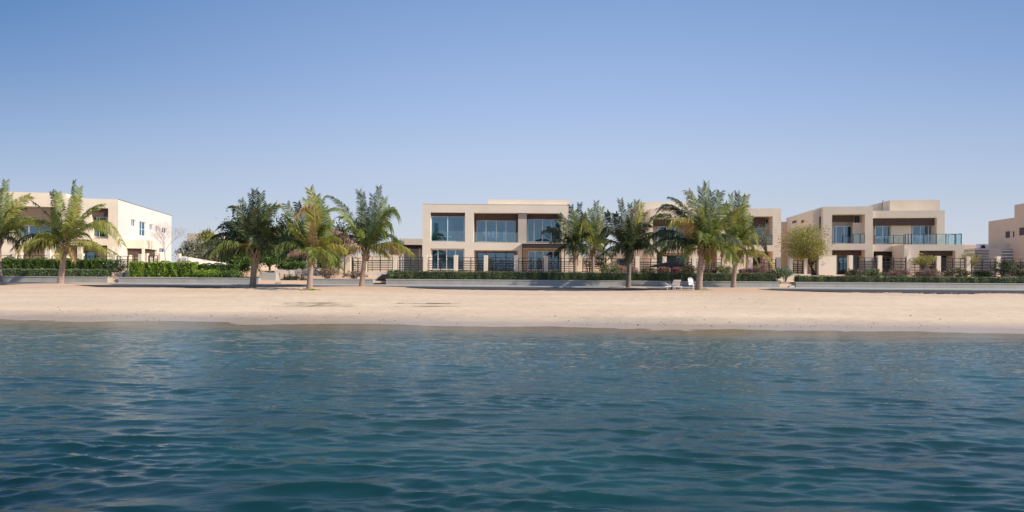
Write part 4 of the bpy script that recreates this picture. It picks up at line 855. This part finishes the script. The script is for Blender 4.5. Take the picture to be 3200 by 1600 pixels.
# penthouse, chimney, pipe, left wing
a = f.rect(2781, 625, 2937, 657, 3.0); MB().box(a[0], a[1], 3.0, 9.5, ZBt+.002, a[3]).build('penthouse', M['stucco_b'], h4)
a = f.rect(2736, 637, 2757, 657, 6.0); mb = MB(); mb.tube([((a[0]+a[1])/2, 6, ZBt), ((a[0]+a[1])/2, 6, a[3])], (a[1]-a[0])/2, 20); mb.build('chimney', M['stucco_b'], h4, False)
a = f.uv(2761, 625, 3.2); MB().tube([(a[0]-.1, 3.4, ZBt), (a[0]-.05, 3.4, a[1]-.3), (a[0]+.05, 3.4, a[1])], .035, 6).build('vent_pipe', M['darkmetal'], h4)
WD = 1.0; fl = f.uv(2541, 700, WD)[0]
sfc = Face(0, 0, f.phi+math.pi/2, O=Vector((f.O.x + f.u.x*fl + f.n.x*WD, f.O.y + f.u.y*fl + f.n.y*WD, f.zb))); fard = sfc.uv(2457, 700)[0]
mb = MB(); mb.box(fl, -.003, WD, WD+fard, 0, f.uv(2555, 655, WD)[1]); mb.build('left_wing', M['stucco_b'], h4)
wn(f, h4, 2560.5, 678, 2569, 716, WD-.01, fmat='darkmetal')
for q in ((2477, 690, 2489, 697), (2505, 688, 2513, 696)):
    r = sfc.rect(*q); o = MB().box(fl-.06, fl-.002, WD+min(r[0], r[1]), WD+max(r[0], r[1]), r[2], r[3]).build('vent_grille', M['brown'], h4)
a = f.rect(2441, 693, 2458, 800, WD+fard-.5); MB().box(a[0], fl-.004, WD+fard-.5, WD+fard+5, 0, a[3]).build('rear_wing', M['stucco_brown_shaded'], h4)

# ---- villa cut by the right edge (its shaded left side wall is seen)
nearZ, farZ = 80.0, 92.0
pfar = P(3088, 850, farZ); f5 = Face(0, 0, R(-11)+math.pi/2, O=None) if False else None
phi5 = R(-11); uu = Vector((math.sin(-phi5), math.cos(phi5)))      # depth direction
O5 = Vector((pfar.x - uu.x*20, pfar.y - uu.y*20, ZB)); h5 = thing('villa', 'brown villa cut off by the right edge, seen from its shaded side', 'house', O5, phi5)
fs5 = Face(0, 0, phi5+math.pi/2, O=O5.copy()); zl = fs5.uv(3088, 692)[1]; zh = fs5.uv(3190, 637)[1]; sstep = fs5.uv(3170, 660)[0]
rr = [fs5.rect(3156, 723, 3143, 743), fs5.rect(3169.5, 723, 3166, 741), fs5.rect(3205, 711, 3186, 735)]
ops = [(min(q[0], q[1]), max(q[0], q[1]), q[2], q[3], .0) for q in rr]
mb = MB(); mb.box(0, 14, 0, 20, 0, zl); mb.box(.0, 12, .0, sstep, zl+.002, zh); mb.build('wall', M['stucco_brown_shaded'], h5)
for q in ops:
    MB().box(-.03, -.004, q[0], q[1], q[2], q[3]).build('window', M['brown'], h5)
a = fs5.uv(3090, 766)[1]; MB().box(-.6, -.005, sstep+1, 20, 0, a).build('lower_band', M['stucco_brown_shaded'], h5)
# service yard between the two right villas
def bbox(name, label, cat, x0, y0, x1, y1, Z, depth, mat, par=None):
    a = P(x0, y1, Z); b = P(x1, y0, Z); z0 = max(a.z, ZB) if y1 > 840 else a.z
    t = MB().box(-(b.x-a.x)/2, (b.x-a.x)/2, 0, depth, 0, b.z-z0).build(name, M[mat], par, loc=((a.x+b.x)/2, Z, z0)); return tag(t, label, cat) if label else t
bbox('low_house', 'low brown flat roofed house glimpsed between the two right villas', 'house', 3008, 766, 3096, 850, 97, 8, 'stucco_brown_shaded')
a = P(3046, 852, 86); b = P(3167, 776, 86); t = thing('utility_shed', 'white utility shed with grey louvred front beside the brown villa', 'shed', ((a.x+b.x)/2, 86, ZB)); ox = t.location.x
hh = b.z-ZB; xa = P(3089, 800, 86).x-ox; xb = P(3131, 800, 86).x-ox; x0 = a.x-ox; x1 = b.x-ox
MB().box(x0, x1, .05, 5, 0, hh-.02).build('wall', M['stucco_white'], t)
mb = MB()
for k in range(9): mb.box(x0, xa, -.06, .04, .15+k*hh/9.6, .15+k*hh/9.6+.2)
mb.build('louvre_panel', M['grey'], t); mb = MB()
for k in range(8): mb.box(xb, x1, -.06, .04, .4+k*hh/8.8, .4+k*hh/8.8+.16)
mb.build('louvre_panel', M['white'], t)
mb = MB().box(xb, x1, .042, .048, .3, hh-.1); mb.build('shadow_gap', M['grey'], t)
a = P(3060, 779, 88); b = P(3087, 765, 88); t = thing('air_conditioner', 'white rooftop air conditioner with dark round fan', 'air conditioner', ((a.x+b.x)/2, 88, a.z)); L = (b.x-a.x)/2; hh = b.z-a.z
MB().box(-L, L, 0, .6, 0, hh+.1).build('casing', M['white'], t, bevel=.02)
mb = MB(); mb.tube([(-.05, -.03, hh*.48), (-.05, .01, hh*.48)], .30, 20); mb.build('fan', M['darkmetal'], t)
MB().box(-L-.7, L+.3, -.1, 1.5, -.9, -.003).build('stand', M['stucco_white'], t)
a = P(3012, 786, 84); b = P(3052, 778, 84); mb = MB(); mb.add([(-1.0,0,0),(.95,0,.22),(.95,2,.3),(-1.0,2,.1),(-1.0,0,-.05),(.95,0,.17),(.95,2,.25),(-1.0,2,.05)], [(0,1,2,3),(7,6,5,4),(0,4,5,1),(1,5,6,2),(2,6,7,3),(3,7,4,0)])
t = thing('sunshade', 'small yellow canvas sunshade by the white utility shed', 'sunshade', ((a.x+b.x)/2, 84, a.z)); mb.build('canvas', M['canvas'], t)
for x in (-.9, .85): MB().tube([(x, .1, -(a.z-ZB)), (x, .1, .02)], .03, 6).build('post', M['darkmetal'], t)

# ---- distance
bbox('distant_house', 'pale distant house behind the dusty trees, left of the dark tree', 'house', 583, 729, 655, 852, 125, 10, 'far')
bbox('distant_house', 'pale distant flat house just left of the central villa', 'house', 1255, 746, 1322, 852, 120, 10, 'far')
bbox('distant_house', 'small far white house peeping over the dusty trees', 'house', 668, 727, 704, 852, 135, 8, 'stucco_white')
bbox('distant_house', 'low far beige house behind the palms right of the central villa', 'house', 1876, 792, 2000, 852, 120, 8, 'far')
bbox('rear_wall', 'low beige rear garden wall seen through the fence left of the central villa', 'wall', 990, 797, 1245, 852, 100, .4, 'stucco_b')
bbox('rear_wall', 'low pale rear garden wall glimpsed behind the dark trees', 'wall', 700, 822, 985, 852, 101, .4, 'stucco_b')
bbox('rear_wall', 'beige rear garden wall seen between the palms right of the central villa', 'wall', 1782, 806, 1900, 852, 100, .4, 'stucco_b')
bbox('rear_wall', 'beige rear yard wall behind the gate panels between the right villas', 'wall', 2440, 800, 2560, 852, 98.5, .4, 'stucco_brown_shaded')
# white boundary wall beside the left villa
def slantwall(name, label, p0, z0, p1, z1, th, mat, zb=.9):
    d = Vector((p1[0]-p0[0], p1[1]-p0[1])); n = Vector((-d.y, d.x)).normalized()*th; mb = MB()
    A = (p0[0], p0[1]); B = (p1[0], p1[1]); o = Vector((A[0], A[1], zb)); q = lambda p, z, k: (p[0]+n.x*k-o.x, p[1]+n.y*k-o.y, z-zb)
    mb.add([q(A,zb,0),q(B,zb,0),q(B,zb,1),q(A,zb,1),q(A,z0,0),q(B,z1,0),q(B,z1,1),q(A,z0,1)], [(0,3,2,1),(4,5,6,7),(0,1,5,4),(1,2,6,5),(2,3,7,6),(3,0,4,7)])
    return tag(mb.build(name, M[mat], loc=tuple(o)), label, 'wall')
pA = P(572, 800, 73); pB = P(640, 812, 84); pC = P(728, 824, 102)
slantwall('boundary_wall', 'bright white garden boundary wall running back from the left villa', pA, pA.z, pB, pB.z, .25, 'stucco_white')
slantwall('boundary_wall', 'lower far stretch of the white garden boundary wall ending at the dark tree', pB + Vector((-.02, .06, 0)), pB.z-.05, pC, pC.z, .25, 'stucco_white')
# beige slab wall left of the central villa fence
a = P(1061, 798, 70.5); b = P(1096, 798, 70.5); tag(MB().box(-(b.x-a.x)/2, (b.x-a.x)/2, 0, .3, 0, a.z-.9).build('garden_wall', M['stucco'], loc=((a.x+b.x)/2, 70.5, .9)), 'plain beige wall slab right of the reddish shrub', 'wall')
a = P(2559, 799, 71); b = P(2614, 799, 71); t = thing('garden_wall', 'beige wall block before the left corner of the far right villa', 'wall', ((a.x+b.x)/2, 71, .9)); L = (b.x-a.x)/2
MB().box(-L, L, 0, .35, 0, a.z-.9).build('wall', M['stucco'], t); MB().box(-L-.02, L+.02, -.03, .38, a.z-.898, a.z-.85).build('coping', M['stucco'], t)

# ------------------------------------------------------------------ fences: pillars and dark horizontal bar panels
def fence(label, pill, Z, yt, yb, pw=6.5, panels=None, mat='stucco', zb=None, toprow=0.0, ptop=None, dark=True, phi=0, zs=None):
    zb = zb if zb is not None else .95
    xs_ = [P(x, 850, Z).x for x in pill]; ox = (xs_[0]+xs_[-1])/2; t = thing('garden_fence', label, 'fence', (ox, Z, zb))
    ht = P((pill[0]+pill[-1])/2, yt, Z).z - zb
    hw = pw*Z/F
    for x in xs_:
        o = MB().box(x-ox-hw, x-ox+hw, -.2, .2, 0, ht).build('pillar', M[mat], t, bevel=.015)
    for i in range(len(xs_)-1):
        if panels is not None and i not in panels: continue
        a, b = xs_[i]-ox+hw+.03, xs_[i+1]-ox-hw-.03; mb = MB(); tp = ht-.24; bt = .35
        for x in (a+.03, b-.03): mb.box(x-.03, x+.03, -.03, .03, bt-.25, tp)
        m = (a+b)/2; mb.box(m-.045, m+.045, -.045, .045, bt-.25, tp)
        for x in ((a+m)/2-.18, (b+m)/2+.18): mb.box(x-.022, x+.022, -.024, .024, bt-.1, tp)
        mb.box(a+.062, m-.047, -.02, .02, tp-.05, tp); mb.box(m+.047, b-.062, -.02, .02, tp-.05, tp)
        for k in range(6):
            z = bt + k*(tp-.42-bt)/5; th = .042 if k in (5, 0) else .03
            mb.box(a+.062, m-.047, -.016, .016, z-th, z+th); mb.box(m+.047, b-.062, -.016, .016, z-th, z+th)
        n = int((b-a)/.10)
        for k in range(n): x = a+.07+(b-a-.14)*k/n; mb.box(x-.008, x+.008, .024, .036, bt, tp-.42)
        mb.build('panel', M['darkmetal'], t)
    return t
fence('dark barred garden fence with beige pillars in front of the central villa', (1141, 1235, 1329, 1424.5, 1518, 1612, 1706, 1800), 71.5, 797.5, 850)
fence('short dark barred fence left of the beige ramp wall, behind a palm trunk', (1099, 1138), 71.0, 799, 850, pw=1.2, mat='darkmetal')
fence('garden fence with pillars along the villa behind the umbrella', (1812, 1901, 1991, 2075, 2168, 2261, 2344, 2431), 72.5, 802, 850, panels=(0, 1, 2, 3, 4, 6))
fence('dark barred gate panels between the two right villas', (2470, 2516, 2557), 71.6, 807, 860, pw=5.5)
fence('garden fence with pillars along the flower bed of the far right villa', (2656, 2747, 2837, 2930, 3023, 3117, 3210), 71.5, 800, 866)
fence('low dark railing with pillars before the left villa', (-60, 48, 155, 255, 358, 440), 71.5, 792, 830, pw=6, zb=1.2)
fence('low dark railing beside the bare tree of the left villa', (459, 500, 560), 74, 792, 830, pw=4, zb=1.3, panels=(0,))

# ------------------------------------------------------------------ straw umbrella, loungers, chair
ub = P(2099, 900, 57.5); ub.z = gz(ub.x, 57.5); t = thing('beach_umbrella', 'dark straw beach umbrella on a thin pole above white loungers', 'umbrella', ub)
top = P(2099, 815, 57.5).z-ub.z; rim = P(2099, 832, 57.5).z-ub.z; RR = 1.96
MB().tube([(0, 0, -.3), (0, 0, top-.1)], .055, 10).build('pole', M['darkmetal'], t)
mb = MB(); n = 40; ringz = [(0.02, top), (.45, top-.13), (.95, top-.24), (1.45, rim+.10), (RR, rim-.02)]
vs = []; fs_ = []
for j, (r_, z) in enumerate(ringz):
    for k in range(n):
        a = k*2*math.pi/n; jit = 1+.04*random.uniform(-1, 1)*(j > 0); vs.append((r_*jit*math.cos(a), r_*jit*math.sin(a), z+random.uniform(-.03, .03)*(j > 0)))
for j in range(4):
    for k in range(n): k2 = (k+1) % n; fs_.append((j*n+k, j*n+k2, (j+1)*n+k2, (j+1)*n+k))
mb.add(vs, fs_)
for k in range(900):          # straw strands
    a = random.uniform(0, 6.283); r0_ = RR*math.sqrt(random.uniform(.05, .95)); ln = random.uniform(.25, .5); r1_ = min(RR+.1, r0_+ln)
    zf = lambda r_: top - (top-rim)*(r_/RR)**.8
    tx_, ty_ = -math.sin(a)*.02, math.cos(a)*.02; z0_, z1_ = zf(r0_)+.03, zf(r1_)+random.uniform(-.10, .05)
    ca, sa = math.cos(a), math.sin(a); mb.add([(r0_*ca-tx_, r0_*sa-ty_, z0_), (r0_*ca+tx_, r0_*sa+ty_, z0_), (r1_*ca+tx_, r1_*sa+ty_, z1_), (r1_*ca-tx_, r1_*sa-ty_, z1_)], [(0,1,2,3)])
mb.build('canopy', M['thatch'], t)
for k in range(8):
    a = k*math.pi/4; MB().tube([(0, 0, top-.28), (RR*.95*math.cos(a), RR*.95*math.sin(a), rim-.06)], .018, 5).build('rib', M['darkbrown'], t)
def lounger(label, x, y, Z, rz, back, L=1.75):
    b = P(x, y, Z); b.z = gz(b.x, b.y)+.0; t = thing('sun_lounger', label, 'sun lounger', b, rz)
    fr = MB(); W = .36; sz = .34
    for s_ in (-1, 1): fr.box(s_*W-.03, s_*W+.03, -.1, L, sz-.05, sz)
    fr.box(-W+.03, W-.03, -.1, -.04, sz-.05, sz); fr.box(-W+.03, W-.03, L-.06, L, sz-.05, sz); fr.build('frame', M['white'], t)
    se = MB()
    for k in range(11): se.box(-W+.032, W-.032, .62+k*(L-.7)/11, .62+(k+.8)*(L-.7)/11, sz-.03, sz-.01)
    se.build('seat', M['white'], t)
    bk = MB(); ca, sa = math.cos(back), math.sin(back)
    def rot(p): return (p[0], .62 - p[1]*ca - p[2]*sa*-1*0, sz + p[1]*sa)
    n = 9
    for k in range(n):
        y0, y1 = k*.72/n, (k+.82)*.72/n
        pts_ = []
        for z_ in (0, .02):
            for (xx, yy) in ((-W+.02, y0), (W-.02, y0), (W-.02, y1), (-W+.02, y1)): pts_.append((xx, .62-yy*ca-z_*sa, sz+yy*sa+z_*ca))
        bk.add(pts_, [(0,3,2,1),(4,5,6,7),(0,1,5,4),(1,2,6,5),(2,3,7,6),(3,0,4,7)])
    for s_ in (-1, 1): bk.tube([(s_*(W-.03), .62, sz), (s_*(W-.03), .62-.75*ca, sz+.75*sa)], .025, 6)
    bk.tube([(-W+.03, .62-.75*ca, sz+.75*sa), (W-.03, .62-.75*ca, sz+.75*sa)], .025, 6)
    bk.build('backrest', M['white'], t)
    for s_ in (-1, 1):
        for yy in (.15, L-.25): MB().tube([(s_*W, yy, sz-.05), (s_*W*1.05, yy, 0)], [.035, .028], 8).build('leg', M['white'], t)
        MB().tube([(s_*(W+.02), .5, sz), (s_*(W+.05), .55, sz+.2), (s_*(W+.05), .95, sz+.2), (s_*(W+.02), 1.05, sz)], .022, 6).build('armrest', M['white'], t)
LG = 'white plastic sun loungers under the umbrella'
lounger('white plastic lounger lying turned, left of the umbrella pole', 2072, 905, 56.6, R(-62), R(24), 1.3)
lounger('white plastic lounger with raised backrest right of the umbrella pole', 2118, 906, 56.2, R(8), R(46))
b = P(2166, 905, 57.2); b.z = gz(b.x, b.y); t = thing('plastic_chair', 'white high-back plastic chair left of the tallest palm trunk', 'chair', b, R(28))
mb = MB(); mb.box(-.24, .24, -.24, .24, .43, .46); mb.build('seat', M['white'], t, bevel=.01)
mb = MB()
for k in range(7): x = -.23+k*.068; mb.add([(x, .24, .46), (x+.05, .24, .46), (x+.05, .27, .46), (x, .27, .46), (x, .36, 1.02), (x+.05, .36, 1.02), (x+.05, .39, 1.02), (x, .39, 1.02)], [(0,3,2,1),(4,5,6,7),(0,1,5,4),(1,2,6,5),(2,3,7,6),(3,0,4,7)])
mb.tube([(-.27, .25, .45), (-.29, .36, .95), (-.2, .39, 1.06), (0, .4, 1.09), (.2, .39, 1.06), (.29, .36, .95), (.27, .25, .45)], .028, 6); mb.build('backrest', M['white'], t)
for sx in (-1, 1):
    for sy in (-1, 1): MB().tube([(sx*.22, sy*.22, .43), (sx*.26, sy*.27, 0)], [.03, .022], 8).build('leg', M['white'], t)
    MB().tube([(sx*.26, -.22, .45), (sx*.29, -.22, .66), (sx*.29, .28, .68)], .024, 6).build('armrest', M['white'], t)

# ------------------------------------------------------------------ seaweed lines, pebbles, litter on the sand
def streaks(label, x0, x1, y0, y1, n, seed):
    g = random.Random(seed); mb = MB()
    rows = [g.uniform(y0, y1) for _ in range(5)]
    for k in range(n):
        px = g.triangular(x0, x1, (x0+x1)/2); py = g.choice(rows) + g.gauss(0, .35); p = ground_hit(px, min(py, y1+4)); L = g.uniform(.15, .9); a = g.gauss(0, .1); w_ = g.uniform(.008, .024)
        d = Vector((math.cos(a), math.sin(a), 0)); s_ = Vector((-d.y, d.x, 0)); m = p + d*L*.5 + s_*g.uniform(-.06, .06) + Vector((0, 0, .04)); q = p + d*L + Vector((0, 0, .022)); p = p+Vector((0, 0, .022))
        mb.add([p-s_*w_, p+s_*w_, m+s_*w_, m-s_*w_, q+s_*w_*.3, q-s_*w_*.3], [(0,1,2,3),(3,2,4,5)])
    return tag(mb.build('seaweed_line', M['twig']), label, 'seaweed', kind='stuff')
streaks('long thin dark line of dried seaweed on the sand, left of centre', 818, 1140, 944, 960, 210, 1)
streaks('shorter dark line of dried seaweed on the sand below the central villa', 1215, 1452, 948, 959, 130, 2)
g = random.Random(5); mb = MB()
for k in range(520):
    px = g.uniform(0, 3200); t_ = px/3200
    py = 1000+t_*30 - abs(g.gauss(0, 24)); p = ground_hit(px, py)
    if p.z < WL+.02: continue
    s_ = g.uniform(.008, .024) if k % 30 else .04
    mb.add([(p.x-s_*1.4, p.y, p.z-.005), (p.x, p.y-s_, p.z-.005), (p.x+s_*1.4, p.y, p.z-.005), (p.x, p.y+s_, p.z-.005), (p.x+s_*.2, p.y, p.z+s_*1.1)], [(0,1,4),(1,2,4),(2,3,4),(3,0,4)])
tag(mb.build('pebbles', M['stone']), 'scattered dark pebbles and shells along the waterline', 'pebbles', kind='stuff')
mb = MB()
for k in range(900):
    px = g.choice([g.uniform(1950, 2400), g.uniform(0, 3200)]); py = 926 + px/3200*10 + g.gauss(0, 7); p = ground_hit(px, py); s_ = g.uniform(.012, .04); a = g.uniform(0, 3.1)
    d = Vector((math.cos(a), math.sin(a)*.6, 0))*s_*2.2; n_ = Vector((-d.y, d.x, 0))*.5; z_ = Vector((0, 0, .02))
    mb.add([p-d+z_, p+n_+z_, p+d+z_, p-n_+z_], [(0,1,2,3)])
tag(mb.build('beach_litter', M['twig']), 'small dry leaf and twig litter on the rough sand near the palms', 'leaf litter', kind='stuff')
